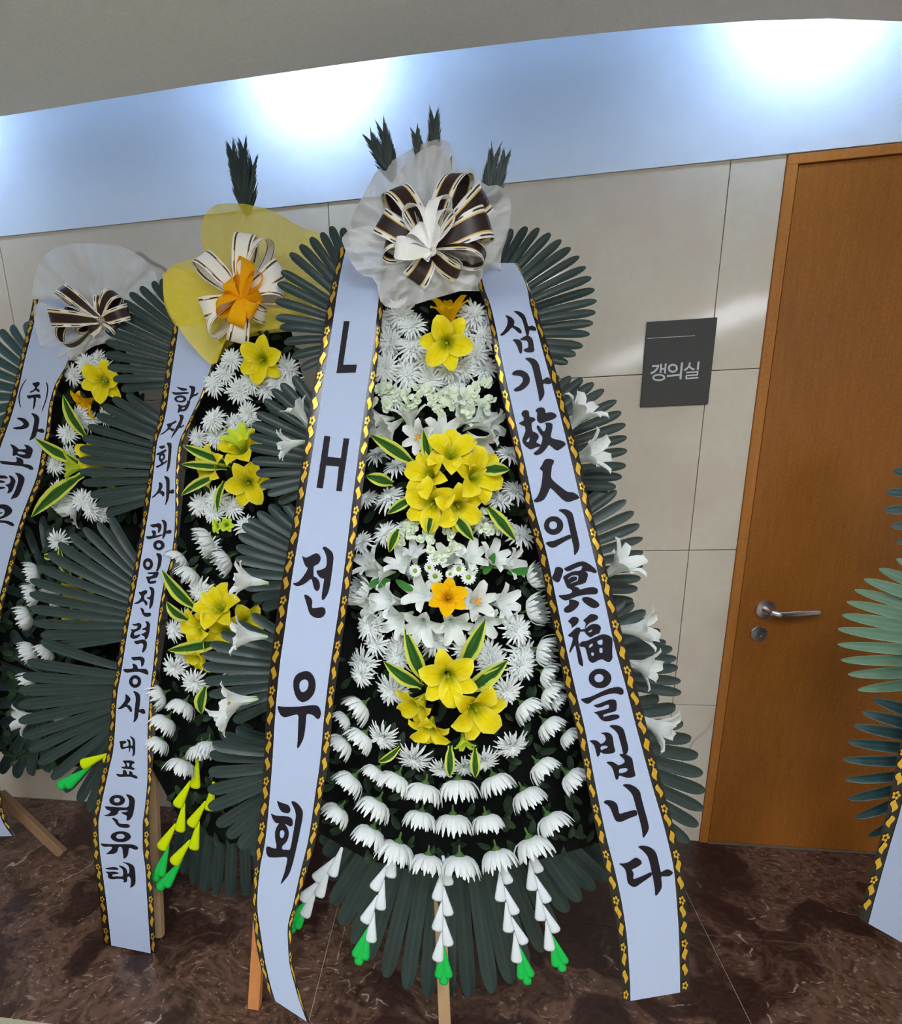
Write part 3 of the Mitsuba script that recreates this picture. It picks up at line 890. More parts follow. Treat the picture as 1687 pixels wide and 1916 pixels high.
class Bow:
    """tulle wrap and ribbon loops tied to the top of a wreath"""

    def __init__(self, W_, label, cx_, cy_, off):
        self.W, self.c, self.off = W_, np.array([cx_, cy_], float), off
        self.key = thing('ribbon_bow', label, 'bow')

    def tulle(self, outline, mat, depth=0.03, pleats=9, seed=0, lift=0.0, label=None, centre=None, rim=0.055):
        r = np.random.default_rng(seed)
        o = chaikin(outline, 1)
        n = 120
        s = np.r_[0, np.cumsum(np.linalg.norm(np.diff(np.vstack([o, o[:1]]), axis=0), axis=1))]
        oo = np.vstack([o, o[:1]])
        q = np.linspace(0, s[-1], n + 1)
        ring = np.stack([np.interp(q, s, oo[:, 0]), np.interp(q, s, oo[:, 1])], 1)
        c = self.c if centre is None else np.array(centre, float)
        th = np.linspace(0, 2 * math.pi, n + 1)
        ph = r.uniform(0, 6, 4)
        wave = (np.sin(th * pleats + ph[0]) + .6 * np.sin(th * (pleats * 2 + 1) + ph[1]) + .8 * np.sin(th * 3 + ph[2])) / 2
        rows = []
        for t in np.linspace(0.0, 1, 16):
            cr = (nfbm(np.stack([np.cos(th) * (1.2 + 1.3 * t) + seed, np.sin(th) * (1.2 + 1.3 * t), 0 * th + 2.2 * t], 1) * 1.5, 3, seed) - .5) * 2
            w = (0.4 * wave + 1.5 * cr) * t ** .9 * depth
            dz = self.off - lift + rim * t ** 1.3 + w + 0.003 * np.sin(th * 23 + 7 * t + ph[1]) * t * t
            p = c + (ring - c) * t
            rows.append(self.W.at(p[:, 0], p[:, 1], dz))
        g, uv = grid_mesh(np.array(rows))
        put(thing('tulle_wrap', label, parent=self.key), ply(g, mat, smooth=True))

    def loop(self, dx, dy, width, mat, name='loop', lift=0.0, bulge=0.5, twist=0.0, roll=0.0):
        """a ribbon loop from the knot out to (dx, dy) pixels away and back underneath"""
        W_ = self.W
        A = W_.at(*self.c, self.off - lift); mp = W_.mpp(*self.c, self.off)
        d = unit(W_.X * dx - W_.U * dy); side = unit(np.cross(W_.N, d)); nn = unit(W_.N - d * np.dot(W_.N, d))
        side, nn = side * math.cos(roll) + nn * math.sin(roll), nn * math.cos(roll) - side * math.sin(roll)
        L = math.hypot(dx, dy) * mp
        t = np.linspace(0, 1, 22)
        along = L * np.where(t < .55, np.sin(np.clip(t / .55, 0, 1) * math.pi / 2), np.cos(np.clip((t - .55) / .45, 0, 1) * math.pi / 2)) * 1.0
        out = bulge * L * (0.15 + np.sin(math.pi * np.clip(t * 1.05, 0, 1)) * 0.62 * np.cos(math.pi * t * .95)) - 0.1 * L * t
        c = A + d * along[:, None] + nn * out[:, None]
        tw = twist * np.sin(math.pi * t)
        sd = side * np.cos(tw)[:, None] + nn * np.sin(tw)[:, None]
        hw = width * mp / 2 * np.interp(t, [0, .14, .4, .75, 1], [.35, .8, 1, 1, .4])
        k = np.linspace(-1, 1, 9)
        P = c[:, None] + sd[:, None] * (hw[:, None] * k)[..., None]
        g, uv = grid_mesh(P)
        uv = np.stack([uv[:, 0], uv[:, 1] * 2 * L / 0.1 * .1], 1)
        put(thing(name, parent=self.key), ply(g, mat, smooth=True, uv=uv))

    def knot(self, r, mat, lift=0.02):
        M = self.W.frame(self.c[0], self.c[1], r, (0, 0, 1), self.off - lift, 0)
        s = trimesh.creation.icosphere(2, 1.0)
        v = s.vertices * [1, .8, .6]; v *= 1 + .25 * (nfbm(v * 2 + 5)[:, None] - .5)
        put(thing('knot', parent=self.key), ply(trimesh.Trimesh(v, s.faces), mat, smooth=True), M)


# ------------------------------------------------------------------ what is written on the ribbons (traced brush outlines)
def pts_(txt):
    """'x y x y; - x y ...' -> the 'x,y x,y' form of glyph()"""
    out = []
    for piece in txt.split(';'):
        w = piece.split()
        if w[0] in ('o', 'o-', 'l'):
            out.append(piece)
        else:
            neg = w[0] == '-'
            if neg: w = w[1:]
            out.append(('- ' if neg else '') + ' '.join(f'{a},{b}' for a, b in zip(w[::2], w[1::2])))
    return ';'.join(out)


A1, A2, A3, A4, A5, A6 = (920, 570, 9.58), (960, 760, 9.58), (1000, 930, 9.58), (1030, 1090, 9.58), (1070, 1260, 9.58), (1110, 1430, 7.37)
TEXT_A = [
    (A1, '228 188 300 200 365 235 410 300 395 360 385 375 440 390 500 425 540 480 525 515 490 512 440 465 385 415 360 405 310 460 230 535 180 555 135 545 200 490 260 400 285 310 280 240;388 115 440 110 510 130 575 175 605 230 630 320 655 400 715 365 790 410 800 468 730 465 672 445 668 500 655 560 630 570 610 520 590 430 560 320 535 250 480 190 415 140;495 625 560 580 620 550 690 570 730 620 745 700 755 780 765 820 740 850 650 858 590 845 560 805 620 780 655 765 650 700 630 640 560 640 520 635;362 622 430 615 495 625 535 670 545 740 545 850 512 888 490 850 460 760 420 680'),
    (A1, '585 965 640 948 720 955 790 990 840 1060 865 1170 900 1310 905 1360 960 1310 1010 1300 1055 1335 1075 1415 1000 1425 915 1405 925 1480 945 1570 930 1650 850 1755 845 1680 830 1580 800 1450 760 1270 730 1140 700 1060 640 1000;355 1245 385 1200 440 1175 510 1170 580 1190 640 1235 680 1310 680 1380 650 1440 590 1500 510 1545 430 1560 385 1535 410 1500 480 1465 540 1400 560 1345 545 1300 500 1275 430 1270 385 1262'),
    (A2, '140 145 165 85 220 65 275 80 285 140 290 195 340 195 390 220 400 255 350 285 325 300 330 380 345 455 400 470 450 510 460 560 430 610 405 640 440 665 495 690 470 725 400 740 330 775 290 770 220 720 170 660 160 600 185 530 220 450 215 400 205 350 150 345 92 302 150 275 185 260 190 225 180 190;- 228 628 265 580 300 550 290 600 270 655;390 80 440 30 500 18 550 30 575 75 580 130 640 105 710 110 770 150 780 185 740 225 640 260 560 285 490 312 440 280 420 220 430 150 430 110;410 345 460 345 500 410 550 465 580 410 590 340 565 310 590 295 660 295 710 320 700 400 680 490 670 550 700 580 790 600 880 620 930 650 940 690 900 730 830 775 800 795 760 785 700 740 640 685 610 730 560 800 500 850 430 880 390 875 355 840 420 800 470 740 510 650 530 560 490 510 440 430'),
    (A2, '560 950 640 940 720 960 735 990 710 1040 690 1080 685 1160 670 1275 720 1340 800 1410 880 1470 960 1535 1080 1545 1150 1590 1190 1640 1160 1660 1080 1690 985 1725 900 1690 830 1620 740 1530 660 1455 645 1500 600 1600 550 1680 480 1710 410 1730 370 1705 360 1690 420 1640 470 1540 500 1430 520 1300 530 1160 490 1140 472 1110 510 1070'),
    (A3, 'o 340 510 173 167;o- 330 505 72 72;185 820 250 800 330 790 430 750 540 705 640 660 665 735 580 775 480 830 380 895 310 912 250 885;415 235 470 215 550 215 620 240 680 295 700 370 730 520 770 690 800 830 805 890 780 970 710 1060 705 980 700 900 670 780 640 650 610 500 580 380 550 330 490 275'),
    (A3, '365 1270 410 1245 470 1260 520 1305 495 1390 460 1490 430 1530 380 1525 320 1475 305 1440 350 1360;520 1280 600 1240 720 1185 830 1150 890 1155 980 1200 1060 1260 1110 1320 1120 1345 1080 1370 1010 1340 890 1325 940 1355 960 1390 940 1460 920 1530 860 1560 780 1575 700 1605 740 1610 790 1625 810 1665 880 1640 980 1615 1070 1615 1130 1650 1135 1710 1100 1745 1000 1745 900 1750 800 1770 700 1800 620 1840 540 1860 490 1830 410 1765 500 1755 590 1745 660 1720 680 1685 640 1645 590 1635 555 1570 530 1490 505 1435 540 1405 600 1370 680 1335 740 1325 820 1320 850 1270 855 1235 800 1245 720 1280 640 1320 580 1335 540 1305;- 595 1465 640 1420 700 1400 780 1405 785 1440 775 1505 720 1520 680 1535 635 1560 650 1535 720 1505 760 1485 760 1435 740 1425 690 1420 640 1440 610 1475;609 1840 675 1835 760 1860 805 1893 775 1963 715 2023 637 2068 575 2078 530 2058 521 2013 546 1973 615 1933 620 1893;843 1823 873 1793 948 1788 1038 1818 1128 1878 1163 1923 1153 1963 1088 1995 1018 1983 938 1933 868 1873'),
    (A4, '305 690 345 660 375 620 440 610 500 640 505 690 470 750 410 790 375 820 375 760 340 720;300 945 360 900 430 830 480 800 525 808 540 850 525 900 490 980 500 1090 525 1200 560 1340 590 1510 540 1490 500 1450 485 1350 460 1220 440 1110 400 1170 350 1262 325 1245 360 1150 390 1050 400 980 340 975;520 842 640 828 640 868 530 886;570 680 640 630 710 560 780 565 850 600 855 640 790 690 700 720 650 770 620 820 600 850 625 770 630 715;600 850 650 800 720 750 800 735 880 765 905 820 880 890 870 915 800 930 730 980 690 980 640 930 600 880;- 668 885 700 860 750 835 740 870 700 900;505 1100 570 1050 640 1050 740 1000 850 955 910 925 1000 930 1080 970 1110 1010 1105 1120 1100 1250 1110 1360 1080 1400 1050 1432 990 1415 920 1365 840 1400 770 1440 720 1435 680 1390 660 1320 640 1230 615 1155 550 1155 515 1140;- 680 1145 715 1105 750 1085 760 1125 720 1155 690 1175;- 825 1050 880 1030 930 1015 930 1125 850 1110;- 870 1185 895 1165 930 1175 930 1270 870 1255;- 715 1250 780 1255 770 1315 735 1320'),
    (A5, 'o 500 90 203 176;o- 482 84 82 75;145 460 210 448 300 430 420 380 560 310 680 265 790 240 870 245 915 285 928 335 910 380 870 385 780 355 680 365 560 400 450 445 370 490 310 540 265 548 210 520;375 572 450 555 560 510 650 475 730 462 785 480 803 540 800 620 790 670 740 690 640 715 555 740 560 785 650 755 760 735 830 740 855 775 840 805 770 830 680 855 600 862 530 840 490 795 450 730 380 700 420 690 500 670 580 650 660 630 665 580 655 555 600 570 540 600 480 615 430 610'),
    (A5, '660 940 720 922 800 925 870 950 930 1010 955 1110 985 1230 1010 1340 1000 1400 975 1450 920 1450 905 1400 880 1290 850 1180 825 1090 770 1020 710 975;300 1205 370 1195 440 1200 490 1240 510 1270 560 1245 610 1195 600 1140 570 1090 505 1075 560 1055 630 1055 690 1080 725 1130 740 1220 755 1330 775 1385 760 1420 690 1440 600 1445 550 1435 510 1405 500 1450 460 1512 435 1440 410 1320 370 1255;- 510 1305 580 1295 640 1300 635 1335 580 1350 510 1385;605 1590 680 1578 740 1590 800 1630 830 1650 900 1625 950 1585 930 1540 890 1500 840 1455 880 1440 960 1450 1030 1480 1080 1530 1095 1620 1115 1740 1140 1820 1115 1855 1020 1875 930 1860 840 1820 835 1880 800 1916 775 1880 750 1780 720 1690 670 1640;- 835 1720 900 1700 985 1695 1000 1745 930 1780 840 1800'),
    (A6, '395 285 450 270 520 280 590 320 640 370 660 460 690 580 730 720 760 840 765 890 740 950 680 1035 675 950 665 880 630 740 590 610 550 450 520 390 450 325;140 520 170 495 240 495 300 520 335 570 345 640 355 690 430 665 520 640 590 625 610 705 540 725 460 760 400 790 340 798 300 775 270 700 240 620 200 560 150 540'),
    (A6, '605 1135 670 1120 750 1130 820 1165 870 1230 895 1340 920 1450 930 1495 980 1460 1030 1445 1080 1475 1100 1500 1060 1540 1000 1550 930 1540 940 1630 945 1690 920 1750 850 1835 850 1740 830 1610 800 1470 770 1330 740 1255 680 1190;340 1365 420 1370 500 1345 550 1300 590 1285 640 1310 670 1355 650 1390 580 1430 520 1455 550 1490 555 1530 540 1590 620 1565 720 1520 800 1480 815 1530 730 1590 650 1645 590 1690 550 1695 500 1670 465 1620 460 1540 440 1450 400 1410'),
]
B0, B1, B2, B3 = (560, 580, 5.32), (540, 990, 9.58), (480, 1230, 9.58), (480, 1470, 9.58)
TEXT_B = [
    (B0, '442 112 442 112 442 112 498 112 498 112 498 112 435 545 435 545 435 545 571 545 571 545 571 545 560 622 560 622 560 622 368 628 368 628 368 628'),
    (B0, '248 1252 248 1252 248 1252 307 1260 307 1260 307 1260 280 1460 280 1460 280 1460 412 1475 412 1475 412 1475 440 1277 440 1277 440 1277 496 1280 496 1280 496 1280 420 1806 420 1806 420 1806 366 1800 366 1800 366 1800 392 1558 392 1558 392 1558 265 1547 265 1547 265 1547 232 1776 232 1776 232 1776 170 1768 170 1768 170 1768'),
    (B1, '600 335 625 312 670 320 740 370 790 430 805 510 790 640 770 790 750 940 725 1090 680 1200 620 1275 590 1265 595 1150 620 990 640 880 590 885 540 850 510 800 490 740 550 740 620 710 670 685 685 560 665 450 630 380;235 468 270 500 310 515 370 490 440 450 500 428 545 450 575 510 565 575 530 625 440 665 445 770 440 850 490 860 540 920 562 1000 555 1060 530 1100 500 1113 460 1080 435 1000 410 875 350 930 270 990 180 1022 110 1015 65 970 150 960 220 900 300 790 350 690 310 680 270 600;270 1180 300 1170 360 1200 410 1250 425 1310 405 1410 470 1420 560 1400 620 1400 655 1435 662 1500 630 1560 570 1592 490 1592 410 1560 360 1490 330 1370'),
    (B2, '650 480 670 370 730 290 820 255 900 243 970 270 1030 350 1058 470 1050 580 1010 680 940 760 850 803 790 800 720 740 670 620;- 757 520 780 430 850 390 905 405 935 470 915 560 870 610 820 632 780 595;370 865 420 880 500 890 600 888 750 885 900 865 1040 855 1100 870 1140 930 1155 1010 1130 1090 1100 1112 1060 1085 1010 1035 950 1015 890 1010 880 1150 865 1320 840 1450 790 1560 720 1660 735 1500 740 1350 745 1180 755 1015 650 1035 560 1065 490 1078 430 1040 385 950'),
    (B3, '358 262 420 300 500 325 565 345 600 395 605 450 580 495 520 495 460 480 410 420 380 340;248 497 320 530 400 545 500 545 590 560 640 600 650 660 640 720 600 738 560 710 500 680 545 740 575 820 575 900 550 980 510 1040 460 1075 445 1145 530 1150 600 1160 630 1000 660 820 690 640 705 540 690 450 650 360 615 290 650 275 710 300 780 370 820 440 830 520 810 650 780 790 750 940 710 1130 670 1300 640 1420 590 1570 540 1650 470 1730 425 1775 450 1690 490 1590 530 1430 560 1275 460 1280 330 1290 210 1285 180 1230 165 1150 180 1080 260 1110 355 1140 355 1060 335 980 325 860 345 760 410 668 345 675 300 625 270 550;- 410 860 430 805 460 795 495 815 500 870 480 930 450 948 420 925'),
]
C1, C2, C3, C4, C5, C6, C7 = (270, 700, 11.975), (260, 820, 11.975), (240, 960, 11.975), (220, 1090, 11.975), (200, 1220, 11.975), (180, 1360, 11.975), (170, 1480, 9.583)
TEXT_C = [
    (C1, '705 280 760 290 850 310 930 315 965 345 930 368 850 372 780 340;605 390 680 410 800 405 920 400 990 400 990 440 900 440 780 460 680 465 640 440;o 805 555 135 80;o- 800 560 75 40;985 265 1050 258 1120 275 1145 310 1130 380 1100 460 1150 440 1200 410 1215 430 1170 480 1090 500 1050 550 1010 600 990 600 1010 530 1040 430 1050 350 1025 300;735 680 780 680 825 700 870 710 930 690 960 640 945 600 1000 590 1035 610 1000 700 960 790 900 830 820 835 790 840 745 885 750 810 770 730;- 825 780 850 745 915 735 900 775 850 790'),
    (C1, '760 910 820 905 875 920 880 980 850 1050 820 1150 800 1175 850 1150 890 1125 885 1160 840 1195 770 1210 730 1270 680 1340 590 1450 620 1370 670 1260 720 1170 770 1080 800 1000 790 940;495 1110 560 1110 640 1075 700 1035 725 1060 700 1090 620 1130 600 1180 570 1210 640 1215 670 1225 650 1280 610 1282 570 1230 520 1260 460 1310 400 1355 335 1355 400 1320 470 1270 530 1200 510 1150'),
    (C2, '610 110 650 95 710 100 732 130 725 250 715 400 700 550 680 650 650 720 615 770 620 680 640 560 650 400 660 250 650 170;435 185 500 170 580 160 580 200 550 225 490 245;380 345 460 315 540 270 610 245 615 280 590 310 540 325 585 370 585 430 555 480 530 500 530 545 580 520 635 490 640 520 560 580 470 630 400 668 370 630 430 605 490 580 490 540 450 500 435 430 460 375 430 380 400 380;- 480 430 500 380 540 390 540 430 520 465 490 465'),
    (C2, '552 850 610 848 660 875 685 930 685 1050 680 1180 730 1150 770 1135 790 1190 780 1230 730 1245 680 1220 670 1320 640 1420 570 1525 595 1430 610 1300 610 1150 610 980 590 910;435 995 470 982 515 1010 530 1070 510 1130 480 1185 540 1180 575 1230 560 1300 530 1305 490 1250 450 1220 400 1260 340 1320 270 1335 330 1280 390 1220 440 1130 450 1050'),
    (C3, '485 265 560 250 640 230 700 225 740 260 745 310 730 370 700 430 660 455 665 380 660 315 600 315 545 325 505 295;510 395 570 385 620 405 620 450 605 510 690 490 775 470 780 490 690 530 590 560 500 580 440 590 405 560 390 515 460 520 540 515 545 460;730 150 790 150 840 180 862 240 855 330 850 410 900 380 950 375 975 410 950 455 890 465 840 450 820 520 770 595 760 550 775 470 790 370 795 270 770 200;o 683 720 127 115;o- 680 725 52 50'),
    (C3, 'o 438 1145 113 135;o- 435 1145 48 60;610 910 670 895 730 920 755 980 745 1080 720 1190 700 1230 660 1310 640 1320 620 1290 640 1230 665 1100 665 990;430 1330 500 1325 590 1320 660 1310 685 1350 660 1400 640 1450 560 1460 480 1490 480 1530 540 1520 620 1510 630 1540 600 1575 520 1585 450 1580 425 1530 410 1460 385 1425 450 1420 530 1410 570 1370 500 1365 450 1370'),
    (C4, '690 105 740 92 800 120 825 180 815 300 795 450 770 540 710 605 705 540 720 430 730 380 680 370 635 330 690 330 735 310 750 220 730 150;460 205 520 215 580 180 640 165 670 200 650 250 590 285 600 350 590 375 640 410 675 460 655 510 630 520 600 460 570 410 520 440 450 480 390 480 355 462 430 440 490 390 540 310 500 275;495 560 550 570 590 610 595 680 660 680 730 670 755 710 730 755 660 775 590 755 550 700 530 630'),
    (C4, '315 920 390 935 440 905 490 900 535 945 530 1000 495 1065 420 1090 365 1120 365 1190 430 1180 515 1150 500 1200 430 1250 350 1262 290 1240 275 1190 300 1120 320 1090 280 1045 350 1050 420 1040 450 990 440 965 390 970 345 960;610 870 660 865 710 895 730 950 715 1080 695 1180 650 1270 605 1285 610 1210 560 1195 520 1150 570 1140 630 1110 640 1070 570 1065 535 1045 590 1020 645 990 650 930;360 1310 450 1300 540 1275 610 1280 655 1330 655 1420 620 1520 545 1590 550 1520 575 1430 570 1360 500 1360 440 1385 395 1370'),
    (C5, '532 115 620 110 720 100 790 105 840 150 845 210 810 310 765 335 765 260 755 185 680 180 600 195 560 160;560 270 610 262 660 290 685 340 690 375 770 380 850 372 900 400 930 460 920 510 870 500 800 465 700 440 580 445 470 465 400 455 350 380 450 378 580 375 585 320;o 630 660 135 142;o- 630 660 60 68'),
    (C5, '575 870 640 880 700 915 745 970 745 1080 730 1200 715 1300 780 1275 830 1275 865 1340 850 1390 780 1380 705 1330 700 1430 670 1520 585 1595 610 1480 615 1350 630 1200 650 1050 630 950;405 945 440 950 500 1000 530 1050 510 1110 460 1160 460 1190 510 1195 550 1250 565 1330 530 1350 490 1290 430 1215 370 1250 300 1285 215 1275 280 1240 350 1170 410 1080 420 1000'),
    (C6, '735 205 790 220 850 260 870 320 870 450 870 560 860 630 800 675 815 600 820 500 760 460 765 520 725 585 735 500 730 460 660 480 580 510 540 470 535 380 510 325 580 320 640 310 680 335 660 370 600 380 595 460 660 445 725 430 720 340 670 280 720 280 765 310 765 420 815 430 815 320 790 260'),
    (C6, '580 755 660 755 760 750 830 765 865 800 835 830 800 830 790 910 860 920 850 970 780 955 670 940 590 935 550 900 640 890 660 870 620 800;- 660 810 740 800 745 880 700 900 690 850;590 965 660 970 680 1010 690 1065 740 1065 730 990 790 1000 815 1040 810 1075 880 1085 930 1130 910 1168 860 1150 780 1120 660 1115 500 1130 430 1045 520 1060 605 1065'),
    (C7, 'o 470 168 140 98;o- 468 165 58 42;245 270 330 280 450 290 560 295 670 300 690 190 670 120 615 55 690 65 760 110 790 160 780 290 760 400 730 480 680 530 630 535 650 440 590 425 535 380 600 380 660 365 660 345 500 345 490 390 460 430 380 450 300 455 220 440 310 420 370 360 300 345 265 310;360 475 430 485 490 530 490 575 560 595 660 590 705 625 680 660 600 665 520 650 460 610 430 550'),
    (C7, 'o 535 820 180 98;o- 528 815 78 47;160 940 240 945 360 955 500 955 640 955 750 960 820 990 855 1025 820 1060 750 1040 680 1010 670 1110 655 1170 585 1230 575 1130 560 1000 490 1000 480 1080 430 1125 340 1135 255 1132 330 1090 400 1000 300 1000 220 1005'),
    (C7, '240 1385 330 1375 410 1360 470 1375 495 1400 480 1420 400 1410 300 1410;240 1445 340 1450 430 1445 500 1470 510 1480 450 1490 385 1495 380 1540 470 1530 570 1540 580 1480 570 1400 480 1335 560 1345 620 1380 650 1430 650 1490 690 1470 690 1370 640 1310 555 1275 640 1280 720 1310 770 1345 795 1450 800 1600 795 1670 760 1710 695 1745 720 1660 710 1540 650 1530 650 1610 630 1640 580 1645 595 1580 470 1575 380 1585 320 1570 300 1530 310 1480'),
]
D1, D2 = (0, 680, 11.977), (0, 820, 10.64)
TEXT_D = [
    (D1, '605 345 530 450 475 570 440 690 435 800 450 900 475 1000 455 980 420 890 410 790 420 680 455 560 510 450 570 370'),
    (D1, '720 435 780 430 850 408 890 430 885 480 830 525 830 570 880 580 885 650 830 630 800 590 760 630 670 662 665 630 730 610 780 560 785 525 740 490;595 710 680 715 790 695 890 690 910 730 900 790 850 765 805 755 800 850 785 950 735 1060 745 940 760 760 700 775 640 795 610 760'),
    (D1, '1030 425 1050 420 1075 500 1080 600 1065 720 1030 850 985 970 930 1085 925 1065 985 910 1030 760 1050 620 1055 530'),
    (D1, '690 1115 750 1115 830 1150 875 1210 880 1280 860 1380 840 1480 900 1465 950 1460 990 1500 985 1550 930 1560 850 1525 825 1540 800 1640 740 1690 640 1735 690 1650 720 1520 750 1400 770 1280 760 1200;365 1225 430 1210 520 1220 600 1270 655 1350 640 1410 590 1455 500 1475 380 1480 300 1465 270 1440 370 1425 470 1410 520 1380 530 1350 480 1290 400 1255'),
    (D2, '190 115 260 130 330 175 370 220 440 225 520 215 520 180 465 125 540 130 610 170 655 225 640 300 605 390 570 408 480 400 390 370 330 330 280 350 245 345 258 270 255 210;- 340 285 360 260 430 270 500 285 510 320 440 325 360 310;310 370 400 390 450 420 465 460 455 515 560 520 630 550 668 600 650 632 600 630 550 595 450 560 300 540 150 525 40 515 0 480 0 445 100 455 230 470 325 480 335 420'),
    (D2, '285 680 360 690 440 730 490 790 480 870 440 980 400 1090 350 1170 280 1195 200 1220 250 1140 300 1040 340 930 365 820 345 750;165 740 240 750 310 830 300 900 260 1010 220 1080 130 1105 165 1040 165 970 90 925 150 915 190 900 215 840 200 790;-60 745 80 735 150 770 150 805 80 800 -60 800;-60 830 60 840 110 875 60 890 -60 885;-80 970 100 965 100 1000 -80 1030'),
    (D2, '-60 1325 80 1310 170 1340 240 1410 240 1470 190 1530 90 1580 -60 1630 -60 1590 60 1545 90 1490 95 1440 50 1400 -60 1395;-60 1490 60 1465 50 1490 -60 1530;-120 1630 0 1630 120 1640 230 1665 285 1720 270 1750 225 1750 140 1700 60 1680 -120 1680'),
]
for L in (TEXT_A, TEXT_B, TEXT_C, TEXT_D):
    L[:] = [(c, pts_(t)) for c, t in L]


# ------------------------------------------------------------------ the four wreaths
main = Wreath('tallest three tier white and yellow flower wreath with a white tulle bow, standing in front', -0.93, 0.17)
mid = Wreath('flower wreath with yellow tulle at its top, between the tallest wreath and the left edge', -0.66, 0.15)
left = Wreath('flower wreath partly cut by the left edge, with white tulle and a dark striped bow', -0.37, 0.07)
right = Wreath('wreath in front of the wooden door, only its palm fans and one ribbon edge showing', -0.58, 0.10)

# --- stands
main.leg(on_floor(476, 1884), main.at(500, 1500, .12), 0.034, 'mat_leg_orange', 'orange tinted wooden leg')
main.leg(on_floor(833, 1940), main.at(812, 1400, .09), 0.032)
main.leg(on_floor(1228, 1840), main.at(1130, 1450, .12), 0.032)
mid.leg(on_floor(297, 1752), mid.at(284, 1420, .08), 0.032)
mid.leg(on_floor(512, 1732), mid.at(535, 1420, .08), 0.032)
left.leg(on_floor(118, 1598), on_plane(0, 1485, -0.27), 0.036, 'mat_leg_brown', 'brown slanting prop leg')
left.leg(on_floor(-60, 1640), left.at(-30, 1350, .05), 0.03, 'mat_leg_brown')
right.leg(on_floor(1745, 1700), right.at(1745, 1400, .08), 0.03)
right.leg(on_floor(1900, 1720), right.at(1890, 1400, .08), 0.03)

# --- palm fans of the tallest wreath
main.fan(arc((957, 427), (985, 422), (1008, 425), (1030, 435), (1050, 448), (1068, 462), (1084, 479), (1097, 498), (1107, 518), (1113, 541), (1117, 562), (1115, 583), (1110, 604), (1104, 624), (1091, 647), (1078, 663), (1063, 679), (1040, 699)), (912, 545), (918, 660), 8.2, off=.075)
main.fan(arc((1045, 702), (1068, 704), (1090, 708), (1111, 716), (1131, 728), (1154, 749), (1163, 771), (1171, 794), (1173, 818), (1174, 843), (1172, 871), (1164, 892), (1153, 911)), (960, 800), (972, 905), 9.2, off=.07)
main.fan(arc((1120, 905), (1140, 908), (1154, 918), (1172, 936), (1187, 958), (1197, 982), (1203, 1007), (1204, 1033), (1204, 1058), (1199, 1082), (1194, 1102), (1185, 1124)), (1000, 1005), (1012, 1110), 9.2, off=.075)
main.fan(arc((1170, 1124), (1187, 1129), (1209, 1144), (1222, 1160), (1236, 1180), (1247, 1202), (1259, 1214), (1266, 1232), (1269, 1250), (1274, 1275), (1275, 1297)), (1048, 1190), (1064, 1262), 10.5, off=.07)
main.fan(arc((1234, 1307), (1265, 1323), (1279, 1355), (1294, 1383), (1307, 1415), (1316, 1449), (1320, 1482), (1316, 1515), (1307, 1547), (1289, 1577)), (1104, 1325), (1112, 1440), 12.5, off=.08)
main.fan(arc((600, 1580), (607, 1601), (615, 1646), (619, 1693), (637, 1732), (661, 1767), (686, 1800), (721, 1830), (759, 1853), (799, 1868), (837, 1871), (877, 1868), (920, 1860), (955, 1843), (985, 1818), (1015, 1785), (1040, 1748), (1061, 1708), (1085, 1688), (1112, 1668), (1137, 1652), (1152, 1630)), (720, 1475), (970, 1475), 15, off=.05, taper=.6, tip=.86)
main.fan(arc((640, 425), (618, 422), (600, 433), (580, 443), (560, 457), (541, 472), (525, 507), (518, 529), (514, 562), (515, 593), (522, 611), (530, 640), (545, 668), (562, 690)), (668, 535), (650, 655), 8.2, off=.075)
main.fan(arc((548, 703), (525, 717), (508, 728), (493, 748), (479, 772), (471, 793), (466, 815), (466, 836), (470, 862), (478, 886), (486, 909), (500, 925), (520, 940)), (622, 805), (606, 905), 9.0, off=.07)
main.fan(arc((530, 938), (502, 945), (480, 958), (463, 971), (452, 982), (445, 1001), (440, 1023), (440, 1045), (444, 1070), (455, 1098), (470, 1120), (490, 1138)), (588, 1005), (572, 1110), 9.5, off=.075)
main.fan(arc((470, 1150), (440, 1165), (412, 1185), (392, 1205), (379, 1225), (378, 1246), (381, 1274), (390, 1300), (408, 1328), (435, 1350)), (556, 1200), (540, 1300), 10.5, off=.07)
main.fan(arc((440, 1365), (412, 1376), (396, 1392), (391, 1412), (389, 1445), (387, 1480), (389, 1512), (404, 1546), (424, 1568), (447, 1588), (472, 1602)), (545, 1390), (530, 1490), 12, off=.08)
for (x0, y0, x1, y1, w) in ((737, 345, 690, 256, 24), (740, 335, 714, 238, 24), (792, 330, 776, 245, 20), (812, 330, 812, 214, 26), (900, 410, 926, 282, 28), (918, 400, 948, 284, 22), (800, 420, 806, 330, 24), (835, 410, 838, 300, 20)):
    main.frond(x0, y0, x1, y1, w, off=0.012)
main.foliage([(700, 545), (910, 545), (1000, 800), (1060, 1150), (1125, 1420), (1150, 1570), (1040, 1600), (960, 1620), (830, 1640), (690, 1610), (600, 1560), (590, 1400), (630, 1150), (665, 850)], 520)

